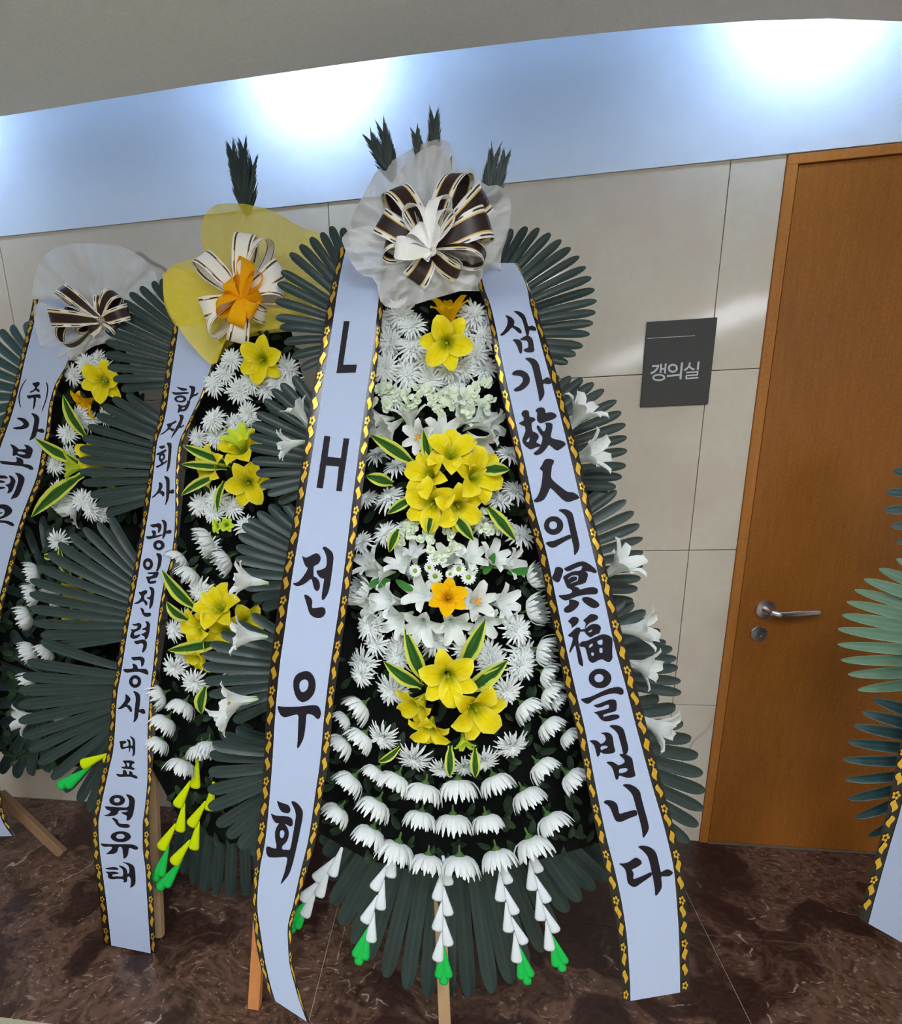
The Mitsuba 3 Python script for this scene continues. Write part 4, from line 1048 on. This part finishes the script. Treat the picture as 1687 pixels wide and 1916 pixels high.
# --- mid wreath fans
mid.fan(arc((300, 522), (284, 526), (261, 536), (241, 547), (225, 562), (212, 577), (200, 596), (196, 617), (196, 639), (196, 663), (200, 687), (210, 709), (225, 728)), (352, 600), (336, 720), 8.0, off=.06)
mid.fan(arc((235, 738), (209, 744), (192, 759), (178, 775), (163, 797), (153, 819), (148, 839), (147, 860), (148, 883), (153, 904), (168, 927), (179, 945), (197, 962)), (330, 800), (306, 930), 8.4, off=.065)
mid.fan(arc((205, 966), (182, 977), (156, 987), (130, 1000), (107, 1016), (88, 1036), (68, 1059), (55, 1085), (54, 1111), (54, 1138), (60, 1166), (75, 1189), (95, 1210)), (280, 1080), (258, 1190), 9.6, off=.06)
mid.fan(arc((75, 1200), (49, 1238), (40, 1265), (34, 1292), (32, 1320), (34, 1350), (42, 1380), (52, 1405), (70, 1430), (95, 1458), (120, 1482), (145, 1503), (165, 1520)), (252, 1255), (232, 1370), 10.5, off=.065)
mid.fan(arc((330, 1612), (342, 1637), (360, 1658), (381, 1671), (404, 1678), (430, 1681), (460, 1679), (490, 1672), (520, 1660)), (370, 1440), (490, 1440), 11, off=.045, taper=.6, tip=.85)
mid.fan(arc((600, 1200), (620, 1250), (630, 1300), (625, 1360), (610, 1410)), (520, 1250), (520, 1330), 10, off=.06)
mid.frond(460, 405, 432, 268, 26, off=.03); mid.frond(462, 405, 455, 264, 26, off=.03); mid.frond(466, 405, 474, 300, 24, off=.034)
mid.foliage([(395, 620), (545, 620), (590, 800), (610, 1150), (620, 1400), (560, 1560), (420, 1580), (335, 1530), (285, 1440), (300, 1250), (335, 1000), (355, 800)], 300)

# --- left wreath fans
left.fan(arc((60, 606), (49, 601), (20, 608), (0, 617), (-20, 632), (-35, 655), (-42, 682), (-44, 712), (-38, 742), (-25, 770), (-8, 795)), (78, 660), (52, 765), 9.5, 'mat_palm_edge', off=.035)
left.fan(arc((-25, 860), (-45, 890), (-55, 925), (-60, 960), (-58, 1000), (-48, 1040), (-30, 1075)), (40, 900), (10, 1010), 10, off=.035)
left.fan(arc((140, 985), (170, 1000), (195, 1025), (208, 1055), (215, 1090), (212, 1125), (200, 1160), (180, 1190)), (75, 1050), (65, 1150), 10, off=.035)
left.fan(arc((150, 1010), (110, 975), (80, 965), (50, 985), (28, 1015), (15, 1055), (10, 1100), (20, 1150), (45, 1190)), (110, 1080), (95, 1140), 9, 'mat_palm', off=.02)
left.fan(arc((160, 1215), (190, 1240), (205, 1290), (200, 1340), (180, 1390), (150, 1430)), (60, 1270), (55, 1350), 10, off=.035)
left.fan(arc((20, 1180), (5, 1205), (-8, 1240), (-12, 1280), (-8, 1320), (0, 1360), (-6, 1400), (0, 1448), (28, 1456), (58, 1452), (90, 1446)), (90, 1250), (80, 1350), 11, off=.02)
left.foliage([(95, 650), (230, 640), (280, 800), (280, 1000), (250, 1200), (200, 1430), (60, 1440), (-10, 1400), (-10, 1150), (30, 1000), (60, 900), (95, 760)], 340, off=-.002)

# --- right wreath fans
right.fan(arc((1690, 850), (1672, 880), (1659, 920), (1656, 954), (1668, 985), (1680, 1015)), (1800, 890), (1800, 990), 8.5, 'mat_palm_edge', off=.06)
right.fan(arc((1679, 1046), (1645, 1064), (1618, 1084), (1600, 1104), (1584, 1126), (1576, 1151), (1568, 1177), (1568, 1206), (1573, 1235), (1587, 1262), (1605, 1291)), (1830, 1130), (1830, 1260), 11.2, 'mat_palm_light', off=.05, tip=.6, label='light green palm fan')
right.fan(arc((1635, 1309), (1615, 1333), (1598, 1358), (1586, 1388), (1578, 1422), (1582, 1460), (1588, 1496), (1600, 1531), (1626, 1567)), (1800, 1360), (1740, 1480), 11.2, 'mat_palm_edge', off=.03, tip=.6)
right.fan(arc((1900, 1046), (1940, 1084), (1965, 1126), (1975, 1177), (1965, 1235), (1940, 1280)), (1790, 1130), (1790, 1260), 11, 'mat_palm_light', off=.05)
right.foliage([(1760, 800), (1860, 800), (1900, 1200), (1900, 1500), (1780, 1560), (1730, 1480), (1740, 1200)], 120)

# --- ribbons
rowsA = [(492, 492, 886, 896, 963, 967), (540, 540, 896, 906, 986, 991), (570, 570, 907, 917, 991, 1003), (612, 612, 917, 927, 1003, 1014), (675, 675, 926, 939, 1020, 1034), (770, 770, 945, 960, 1046, 1061), (864, 864, 967, 981, 1069, 1086), (960, 960, 986, 1002, 1091, 1107), (1034, 1034, 1006, 1022, 1109, 1127), (1130, 1130, 1026, 1042, 1132, 1150), (1194, 1194, 1040, 1055, 1146, 1166), (1290, 1290, 1058, 1076, 1172, 1192), (1364, 1364, 1078, 1094, 1191, 1211), (1460, 1460, 1097, 1112, 1217, 1236), (1566, 1566, 1118, 1134, 1247, 1265), (1633, 1633, 1134, 1151, 1261, 1279), (1690, 1690, 1145, 1163, 1266, 1284), (1760, 1755, 1158, 1173, 1270, 1288), (1873, 1857, 1164, 1179, 1272, 1289)]
rowsB = [(462, 462, 636, 648, 722, 728), (515, 515, 624, 636, 713, 720), (580, 580, 611, 626, 706, 716), (640, 640, 601, 617, 699, 710), (768, 768, 579, 597, 681, 696), (940, 940, 554, 569, 659, 675), (990, 990, 545, 561, 653, 668), (1094, 1094, 526, 544, 640, 655), (1190, 1190, 512, 531, 626, 641), (1230, 1230, 507, 525, 620, 635), (1334, 1334, 498, 515, 607, 622), (1430, 1430, 493, 509, 598, 614), (1470, 1470, 490, 506, 592, 606), (1574, 1574, 480, 496, 576, 590), (1627, 1627, 475, 486, 563, 575), (1690, 1690, 472, 481, 549, 558), (1756, 1742, 478, 489, 538, 546), (1800, 1792, 486, 496, 540, 546), (1840, 1850, 496, 505, 553, 559), (1873, 1912, 507, 515, 574, 580)]
rowsC = [(610, 610, 324, 334, 420, 428), (627, 627, 321, 332, 414, 421), (692, 692, 310, 322, 393, 397), (742, 742, 303, 315, 374, 380), (783, 783, 297, 308, 355, 361), (809, 809, 290, 300, 343, 350), (821, 821, 287, 295, 337, 344), (860, 860, 283, 290, 330, 338), (903, 903, 276, 285, 328, 335), (945, 945, 269, 280, 328, 335), (980, 980, 265, 274, 327, 333), (1043, 1043, 255, 264, 320, 328), (1085, 1085, 246, 257, 308, 314), (1132, 1132, 238, 248, 299, 307), (1173, 1173, 230, 240, 294, 300), (1250, 1250, 218, 228, 286, 294), (1303, 1303, 209, 219, 280, 286), (1380, 1380, 203, 214, 276, 284), (1402, 1402, 201, 212, 276, 283), (1443, 1443, 191, 203, 276, 284), (1520, 1520, 176, 187, 270, 279), (1540, 1540, 173, 184, 267, 280), (1584, 1584, 173, 186, 267, 280), (1626, 1626, 178, 191, 272, 283), (1680, 1680, 185, 198, 275, 287), (1769, 1784, 194, 208, 282, 291)]
rowsD = [(560, 560, 62, 72, 146, 152), (611, 611, 52, 62, 140, 146), (663, 663, 39, 49, 130, 135), (680, 680, 36, 45, 125, 129), (722, 722, 26, 36, 102, 109), (763, 763, 13, 26, 91, 98), (805, 805, 0, 12, 86, 94), (839, 839, -10, 0, 79, 89), (886, 886, -25, -14, 70, 81), (933, 933, -38, -28, 53, 64), (970, 970, -48, -38, 39, 48), (1000, 1000, -56, -46, 30, 40), (1078, 1078, -70, -60, 9, 20), (1153, 1153, -84, -74, -8, 2), (1300, 1300, -95, -85, -18, -8), (1450, 1450, -90, -80, -12, -2), (1525, 1525, -82, -72, 0, 9), (1567, 1564, -62, -52, 23, 29)]
rowsE = [(1180, 1180, 1742, 1766, 1861, 1882), (1300, 1300, 1708, 1732, 1827, 1848), (1422, 1422, 1677, 1701, 1796, 1817), (1503, 1503, 1662, 1687, 1782, 1803), (1580, 1580, 1643, 1665, 1760, 1781), (1650, 1650, 1624, 1645, 1740, 1761), (1728, 1780, 1606, 1624, 1716, 1736)]
rowsF = [(1180, 1180, 1900, 1915, 2005, 2020), (1500, 1500, 1960, 1975, 2065, 2080), (1740, 1740, 1980, 1995, 2090, 2105)]
Banner(rowsA, main.a, main.b, -0.135, .004).build('white ribbon with black brush lettering, right one on the tallest wreath', TEXT_A, 'mourning ribbons', 29)
Banner(rowsB, main.a, main.b, -0.135, .004).build('white ribbon starting with the letters L and H, on the tallest wreath', TEXT_B, 'mourning ribbons', 28)
Banner(rowsC, mid.a, mid.b, -0.085, .004).build('white ribbon with many small brush letters, below the yellow tulle', TEXT_C, 'mourning ribbons', 20)
Banner(rowsD, left.a, left.b, -0.07, .003).build('white ribbon cut by the left edge, its first letter in brackets', TEXT_D, 'mourning ribbons', 17)
Banner(rowsE, right.a, right.b, -0.06, .003).build('white ribbon cut by the right edge, in front of the door', [], 'mourning ribbons', 27)

# --- flowers of the tallest wreath
CC = np.array([838.0, 1235.0])
R3 = lambda s=.25: (rng.uniform(-s, s), rng.uniform(-s, s), 1)
for (x, y, r) in ((748, 588, 36), (772, 612, 32), (730, 640, 36), (772, 652, 38), (720, 690, 36), (762, 700, 38), (800, 672, 32), (884, 590, 36), (905, 632, 34), (868, 612, 28), (805, 712, 36), (850, 712, 34), (888, 662, 36), (905, 692, 34), (840, 690, 30), (728, 600, 26), (910, 600, 24), (735, 745, 30), (870, 690, 30)):
    main.chrys(x, y, r, R3(.3))
for (x, y) in ((722, 728), (740, 742), (760, 738), (790, 745), (806, 735), (828, 742), (850, 738), (872, 742), (892, 732), (910, 722), (915, 745), (780, 722), (700, 752), (725, 758), (755, 760), (805, 762), (826, 765), (862, 760), (880, 768), (905, 765), (812, 748), (845, 752), (890, 750), (738, 722), (705, 735), (770, 755)):
    main.stock(x + rng.uniform(-4, 4), y + rng.uniform(-4, 4), rng.uniform(13, 18), -.085)
wl = [(722, 805, 36, (-.7, .5, .5)), (765, 772, 36, (-.1, -.9, .5)), (783, 818, 34, (-.3, .1, 1)), (828, 808, 38, (.1, -.4, .9)), (700, 785, 32, (-.8, .1, .5)), (868, 778, 36, (.5, -.5, .7)), (905, 782, 38, (.8, -.3, .5)), (898, 832, 36, (.6, .6, .6)), (925, 800, 34, (.9, .2, .5)), (855, 745, 26, (.2, -.6, .8)),
      (688, 1052, 36, (-.6, -.4, .6)), (752, 1052, 38, (-.3, -.7, .6)), (705, 1075, 32, (-.8, .1, .6)), (840, 1042, 34, (.0, -.6, .8)), (882, 1040, 36, (.2, -.6, .8)), (925, 1042, 36, (.5, -.5, .7)), (960, 1055, 34, (.8, -.2, .6)), (775, 1035, 28, (0, -.8, .6)),
      (722, 1122, 38, (-.7, -.2, .8)), (688, 1135, 30, (-.8, .1, .6)), (785, 1110, 38, (-.3, -.4, .9)), (742, 1160, 38, (-.6, .2, .8)), (788, 1172, 42, (-.1, .3, 1)), (848, 1172, 40, (.2, .3, 1)), (892, 1125, 40, (.3, -.2, 1)), (945, 1128, 38, (.7, -.1, .8)), (905, 1168, 38, (.5, .3, .8)), (955, 1165, 30, (.8, .2, .6)), (700, 1165, 28, (-.7, .3, .7))]
for i, (x, y, r, f) in enumerate(wl):
    main.lily(x, y, r, f, 'mat_white_lily', 'trumpet', -.085, stamen=i in (2, 24))
for (x, y, r, f) in ((835, 642, 48, (0, .35, 1)), (845, 845, 48, (.1, -.45, .9)), (798, 888, 46, (-.5, -.1, .9)), (893, 890, 52, (.55, -.1, .9)), (806, 945, 50, (-.25, .3, 1)), (858, 950, 46, (.25, .4, .9)),
                     (838, 1268, 54, (0, .05, 1)), (778, 1322, 46, (-.55, .55, .7)), (893, 1332, 56, (.4, .25, .9)), (803, 1368, 42, (-.15, .65, .8))):
    main.lily(x, y, r, f, 'mat_yellow', 'open', -.125 if y < 1300 else -.115)
main.lily(840, 578, 40, (0, -.9, .55), 'mat_orange', 'trumpet', -.10)
main.lily(838, 1118, 36, (0, -.25, 1), 'mat_orange', 'open', -.12)
main.lily(868, 1392, 22, (.1, .7, .7), 'mat_lime', 'trumpet', -.10)
for (x, y, r) in ((707, 853, 32), (743, 876, 34), (730, 935, 36), (688, 935, 26), (724, 1000, 34), (678, 1016, 28), (952, 853, 32), (962, 922, 34), (932, 938, 32), (972, 1003, 34), (900, 985, 30), (760, 990, 28), (940, 985, 26),
                  (815, 1199, 40), (750, 1215, 40), (694, 1173, 36), (965, 1179, 36), (913, 1222, 36), (975, 1222, 36), (681, 1240, 38), (678, 1262, 30), (747, 1229, 36), (736, 1290, 42), (919, 1240, 36), (972, 1245, 38), (945, 1290, 38), (717, 1376, 38), (776, 1416, 40), (828, 1436, 34), (868, 1432, 32), (903, 1420, 36), (955, 1392, 40), (705, 1205, 30), (870, 1215, 30)):
    d = (np.array([x, y]) - CC) / 260
    main.chrys(x, y, r, (d[0] * .8, d[1] * .8, 1))
for (x, y, r) in ((673, 1105, 32), (1001, 1078, 28), (1001, 1137, 32), (1020, 1215, 32), (1027, 1260, 28), (1032, 1295, 30), (668, 1324, 32), (672, 1382, 32), (636, 1392, 30), (988, 1325, 32), (1030, 1358, 30), (1066, 1376, 24), (1017, 1435, 32), (1073, 1455, 32), (700, 1446, 26), (737, 1462, 34), (792, 1482, 36), (858, 1476, 38), (930, 1464, 34), (988, 1490, 34), (652, 1462, 32), (700, 1510, 34), (628, 1520, 30), (786, 1532, 32), (848, 1540, 36), (913, 1538, 32), (1034, 1536, 34), (690, 1562, 34), (740, 1592, 38), (799, 1614, 34), (861, 1618, 38), (933, 1605, 36), (998, 1582, 38), (640, 1345, 22), (1045, 1310, 20)):
    d = unit(np.array([x, y]) - (CC + [0, -20 if y < 1420 else 60]))
    p = np.array([x, y]) - d * r * .45
    main.chrys(p[0], p[1], r * .98, (d[0], d[1] + .15, .42), 'cup')
for (x, y, r) in ((776, 1068, 13), (812, 1046, 14), (814, 1078, 15), (858, 1065, 14), (876, 1080, 15), (842, 1074, 10), (885, 1066, 10), (803, 1062, 11)):
    main.daisy(x, y, r)
for i in range(34):
    x, y = (rng.uniform(800, 850), rng.uniform(985, 1050)) if i < 16 else (rng.uniform(745, 790), rng.uniform(970, 1020)) if i < 26 else (rng.uniform(875, 930), rng.uniform(960, 1000))
    main.stock(x, y, rng.uniform(10, 15), -.095)
for v in ((775, 868, 691, 812, 24), (806, 880, 791, 802, 20), (735, 905, 684, 890, 22), (900, 880, 954, 878, 24), (912, 948, 966, 1013, 22), (848, 962, 886, 1012, 22), (772, 932, 723, 962, 18), (745, 990, 727, 1034, 18), (795, 1275, 756, 1176, 28), (862, 1250, 909, 1158, 30), (790, 1285, 716, 1238, 26), (872, 1292, 951, 1236, 32), (880, 1280, 948, 1246, 20), (842, 1395, 841, 1456, 18), (888, 1400, 889, 1458, 17), (748, 1398, 706, 1428, 14), (808, 960, 800, 1000, 14)):
    main.variegated(*v, off=-.10, off1=-.115)
for (x0, y0, x1, y1, w) in ((1000, 1065, 948, 1072, 14), (665, 1040, 640, 1048, 12), (925, 1035, 905, 1075, 16), (730, 1085, 690, 1095, 18), (740, 1085, 772, 1105, 14)):
    P = main.blade(main.at(x0, y0, -.07), main.at(x1, y1, -.09), .002, w / 2 * main.mpp(x1, y1), .5, .008, .3, 7, 3)
    g, uv = grid_mesh(P)
    put(main.part('green_leaf', 'small green leaf'), ply(g, 'mat_green_leaf', smooth=True))
# white lilies standing out sideways over the palm fans
for (x, y, r, f) in ((1092, 766, 46, (.5, -.7, .5)), (1112, 848, 46, (.8, -.2, .55)), (1168, 1050, 46, (.6, -.6, .5)), (1206, 1178, 44, (.9, -.05, .5)), (1214, 1250, 42, (.9, .15, .5)), (1242, 1366, 46, (.8, .3, .5)),
                     (555, 765, 32, (-.5, -.8, .35)), (533, 832, 32, (-.9, .2, .4)), (452, 1085, 40, (-.9, -.15, .45)), (450, 1190, 40, (-.9, -.1, .45)), (432, 1312, 40, (-.85, -.05, .5)), (412, 1345, 36, (-.7, .5, .5))):
    main.lily(x, y, r, f, 'mat_white_lily', 'trumpet', -.07, stamen=(x, y) in ((452, 1085), (432, 1312)))
main.tassel(((640, 1585), (600, 1650), (562, 1705), (548, 1735)), off=-.04)
main.tassel(((738, 1585), (712, 1660), (690, 1735), (672, 1795)), off=-.05)
main.tassel(((828, 1600), (828, 1690), (828, 1760), (830, 1832)), off=-.05, n=6)
main.tassel(((930, 1600), (948, 1690), (968, 1760), (985, 1832)), off=-.05, n=6)
main.tassel(((985, 1580), (1005, 1660), (1028, 1740), (1050, 1808)), off=-.04, n=6)

# --- flowers of the mid wreath
for (x, y, r) in ((401, 720, 28), (447, 732, 30), (434, 675, 28), (499, 728, 30), (538, 690, 30), (420, 700, 26), (470, 715, 28), (520, 715, 28), (550, 720, 26), (401, 787, 30), (405, 818, 30), (466, 776, 30), (440, 795, 28), (375, 945, 28), (408, 935, 32), (436, 950, 28), (378, 1107, 32), (329, 1178, 28), (327, 1248, 30), (365, 1275, 32), (395, 1020, 26), (400, 960, 26), (350, 1160, 26), (345, 1225, 26), (440, 1250, 28), (372, 820, 24), (460, 985, 26)):
    mid.chrys(x, y, r, R3(.3))
for (x, y, r, dx, dy) in ((388, 1012, 30, -.7, .3), (420, 1048, 28, -.6, .4), (355, 1075, 28, -.5, .7), (335, 1045, 26, -.4, .5), (342, 1322, 28, -.4, .8), (308, 1352, 28, -.5, .8), (298, 1300, 26, -.7, .3), (391, 1398, 28, 0, .9), (340, 1432, 28, -.3, .9), (378, 1405, 28, .1, .9), (296, 1392, 24, -.5, .8), (430, 1400, 26, .1, .9)):
    mid.chrys(x - dx * 12, y - dy * 12, r, (dx, dy, .45), 'cup')
for (x, y, r, f) in ((488, 674, 42, (0, .3, 1)), (450, 838, 42, (-.1, -.5, .8)), (393, 872, 38, (-.5, 0, .8)), (464, 905, 42, (.2, .2, 1)), (407, 1135, 46, (-.1, -.5, .8)), (368, 1178, 42, (-.5, .1, .8)), (462, 1165, 36, (.5, 0, .8)), (372, 1235, 34, (-.3, .7, .7)), (420, 1185, 38, (0, .3, 1))):
    mid.lily(x, y, r, f, 'mat_yellow', 'open', -.10)
mid.lily(446, 820, 34, (0, -.7, .6), 'mat_lime', 'trumpet', -.105)
mid.lily(405, 985, 14, (-.5, 0, .8), 'mat_lime', 'open', -.08); mid.lily(424, 982, 14, (.3, 0, .9), 'mat_lime', 'open', -.08)
for v in ((432, 870, 338, 832, 20), (425, 876, 336, 868, 16), (407, 889, 336, 927, 17), (368, 1140, 300, 1066, 24), (352, 1160, 309, 1126, 20), (418, 1200, 311, 1218, 24), (384, 1285, 375, 1338, 22), (420, 900, 405, 960, 14)):
    mid.variegated(*v, off=-.09, off1=-.115)
mid.tassel(((370, 1420), (345, 1500), (322, 1560), (295, 1640)), 'bell_yellow', 4, 2, 46, off=-.05)
mid.tassel(((400, 1462), (370, 1540), (345, 1600), (305, 1658)), 'bell_yellow', 4, 2, 46, off=-.05)

# --- flowers of the left wreath
for (x, y, r) in ((138, 702, 24), (163, 684, 26), (185, 672, 22), (127, 812, 24), (150, 780, 26), (104, 870, 24), (114, 918, 26), (173, 954, 26), (111, 1012, 26), (196, 690, 24), (170, 790, 24), (130, 850, 22), (155, 935, 26), (190, 960, 24), (120, 940, 24), (200, 780, 22)):
    left.chrys(x, y, r, R3(.3), off=-.04)
for (x, y, r, dx, dy) in ((74, 1072, 24, -.8, .1), (70, 1110, 22, -.8, .2), (58, 1150, 24, -.8, .3), (66, 1215, 24, -.8, .3), (64, 1272, 22, -.8, .3), (95, 1215, 24, -.5, .4), (110, 1110, 24, -.4, .3), (130, 1340, 22, -.4, .7)):
    left.chrys(x, y, r, (dx, dy, .5), 'cup', off=-.03)
left.lily(192, 714, 38, (.1, .1, 1), 'mat_yellow', 'open', -.07)
left.lily(158, 756, 30, (-.5, .5, .7), 'mat_orange', 'open', -.06)
left.lily(176, 852, 34, (.1, .2, 1), 'mat_yellow', 'open', -.06); left.lily(205, 880, 34, (.1, .2, 1), 'mat_yellow', 'open', -.06)
left.lily(150, 1110, 34, (.1, .2, 1), 'mat_yellow', 'open', -.05); left.lily(180, 1150, 34, (.2, .3, 1), 'mat_yellow', 'open', -.05); left.lily(140, 1165, 30, (-.2, .3, 1), 'mat_yellow', 'open', -.05)
left.lily(132, 872, 32, (-.8, -.1, .5), 'mat_lime', 'trumpet', -.065)
left.lily(128, 958, 34, (-.4, .7, .5), 'mat_white_lily', 'trumpet', -.05)
left.lily(42, 1345, 32, (-.9, .1, .4), 'mat_white_lily', 'trumpet', -.045)
for v in ((163, 820, 115, 738, 22), (152, 868, 62, 819, 22), (155, 888, 55, 968, 26), (110, 1040, 80, 1040, 12), (140, 1090, 108, 1020, 16)):
    left.variegated(*v, off=-.06, off1=-.095)
mid.tassel(((232, 1388), (200, 1412), (165, 1436), (120, 1470)), 'bell_yellow', 2, 2, 44, off=.03)

# --- bows
bow = Bow(main, 'large bow of brown black gold edged ribbon and white satin in white tulle', 805, 470, -0.13)
bow.tulle(arc((958, 375), (952, 435), (935, 480), (940, 520), (905, 545), (862, 543), (805, 548), (745, 540), (700, 500), (672, 470), (655, 430), (658, 405), (690, 345), (706, 316), (735, 300), (760, 283), (808, 260), (846, 264), (854, 325), (882, 308), (905, 350), (936, 344)), 'mat_tulle_white', .048, 11, 1, -.06, 'translucent white tulle')
bow.tulle(arc((900, 470), (905, 530), (860, 545), (820, 556), (775, 570), (742, 578), (712, 572), (703, 520), (672, 515), (650, 480), (634, 436), (700, 418), (760, 440)), 'mat_tulle_white', .032, 8, 4, .035, 'translucent white tulle', rim=.02)
bow.tulle(arc((925, 400), (958, 378), (950, 440), (915, 500), (860, 520), (780, 520), (720, 480), (700, 420), (735, 330), (800, 268), (842, 280), (846, 350), (880, 330)), 'mat_tulle_white', .045, 7, 9, -.01)
for (dx, dy, w, tw, ro) in ((-70, -108, 50, .2, .25), (-92, -62, 46, .3, -.35), (-84, -14, 44, -.3, .5), (-32, 50, 50, .2, -.5), (58, -122, 50, -.2, -.35), (98, -84, 54, .3, .35), (106, -38, 54, .2, .1), (98, 22, 50, -.3, -.45), (52, 44, 40, .5, .6), (-20, -70, 44, .7, .2)):
    bow.loop(dx, dy, w, 'mat_bow_dark', 'dark_loop', .035, .6, tw, ro)
for (dx, dy, w, tw, ro) in ((-40, -74, 30, .3, .7), (24, -84, 34, -.3, -.45), (-62, -14, 30, .3, -.7), (-2, -52, 30, .4, .8), (34, -62, 30, -.3, -.6), (-34, -36, 28, -.5, .5), (-14, 10, 32, .2, .4), (-40, -2, 30, .4, .9)):
    bow.loop(dx, dy, w, 'mat_satin_white', 'white_loop', .075, .75, tw, ro)
bow.knot(12, 'mat_satin_white', .07)
b2 = Bow(mid, 'bow of white ribbon with an orange centre in yellow tulle', 452, 560, -0.09)
b2.tulle(arc((310, 498), (368, 482), (386, 470), (372, 440), (388, 385), (440, 378), (510, 392), (560, 425), (610, 440), (640, 500), (610, 560), (590, 600), (545, 620), (490, 625), (430, 640), (402, 690), (360, 650), (320, 600), (303, 560)), 'mat_tulle_yellow', .02, 9, 2, -.05, 'translucent yellow tulle')
b2.tulle(arc((304, 498), (305, 560), (330, 610), (365, 655), (404, 692), (412, 640), (470, 622), (540, 612), (600, 560), (560, 520), (480, 540), (400, 520), (366, 506)), 'mat_tulle_yellow', .018, 7, 5, .01, rim=.015)
for (dx, dy, w, tw, ro) in ((16, -110, 38, .1, .1), (56, -96, 34, -.3, -.4), (-78, -76, 40, .2, .3), (-78, 10, 38, -.2, -.4), (-62, 60, 38, .3, .5), (-12, 76, 40, -.2, -.5), (78, -48, 38, .2, .4), (80, -8, 36, -.2, -.2), (44, 34, 32, .4, .5)):
    b2.loop(dx, dy, w, 'mat_bow_light', 'white_loop', .03, .6, tw, ro)
for (dx, dy, w, tw, ro) in ((10, -66, 30, .4, .6), (36, -42, 30, -.4, -.5), (-46, 20, 34, .3, .5), (-16, -36, 28, .5, -.7), (26, 22, 30, -.3, .6), (-14, 44, 32, .2, -.4), (36, -6, 26, .5, .8), (-30, -8, 26, .4, .9)):
    b2.loop(dx, dy, w, 'mat_satin_yellow', 'yellow_loop', .065, .8, tw, ro)
b2.knot(12, 'mat_satin_yellow', .06)
b3 = Bow(left, 'bow of black and white striped ribbon in white tulle, at the left', 190, 600, -0.06)
b3.tulle(arc((62, 600), (58, 540), (75, 480), (120, 456), (190, 455), (235, 462), (272, 486), (298, 520), (290, 600), (240, 620), (200, 640), (150, 650), (100, 640), (75, 620)), 'mat_tulle_white', .04, 11, 3, -.035, 'translucent white tulle')
b3.tulle(arc((62, 560), (120, 580), (200, 560), (230, 600), (205, 640), (165, 650), (150, 676), (110, 672), (78, 655), (64, 610)), 'mat_tulle_white', .026, 6, 6, .01, rim=.01)
for (dx, dy, w, tw, ro) in ((-74, -58, 28, .3, .3), (-100, -12, 34, -.2, -.2), (-60, -24, 30, .5, .6), (-84, 34, 26, .9, 1.1), (-30, 12, 34, .3, -.5), (6, -42, 28, -.2, .3), (36, -44, 28, .3, -.3), (56, -12, 30, -.4, .3), (30, 16, 28, .4, -.6), (-52, 6, 30, -.6, .4)):
    b3.loop(dx, dy, w, 'mat_bow_dark', 'striped_loop', .025, .6, tw, ro)
b3.knot(10, 'mat_bow_dark', .035)
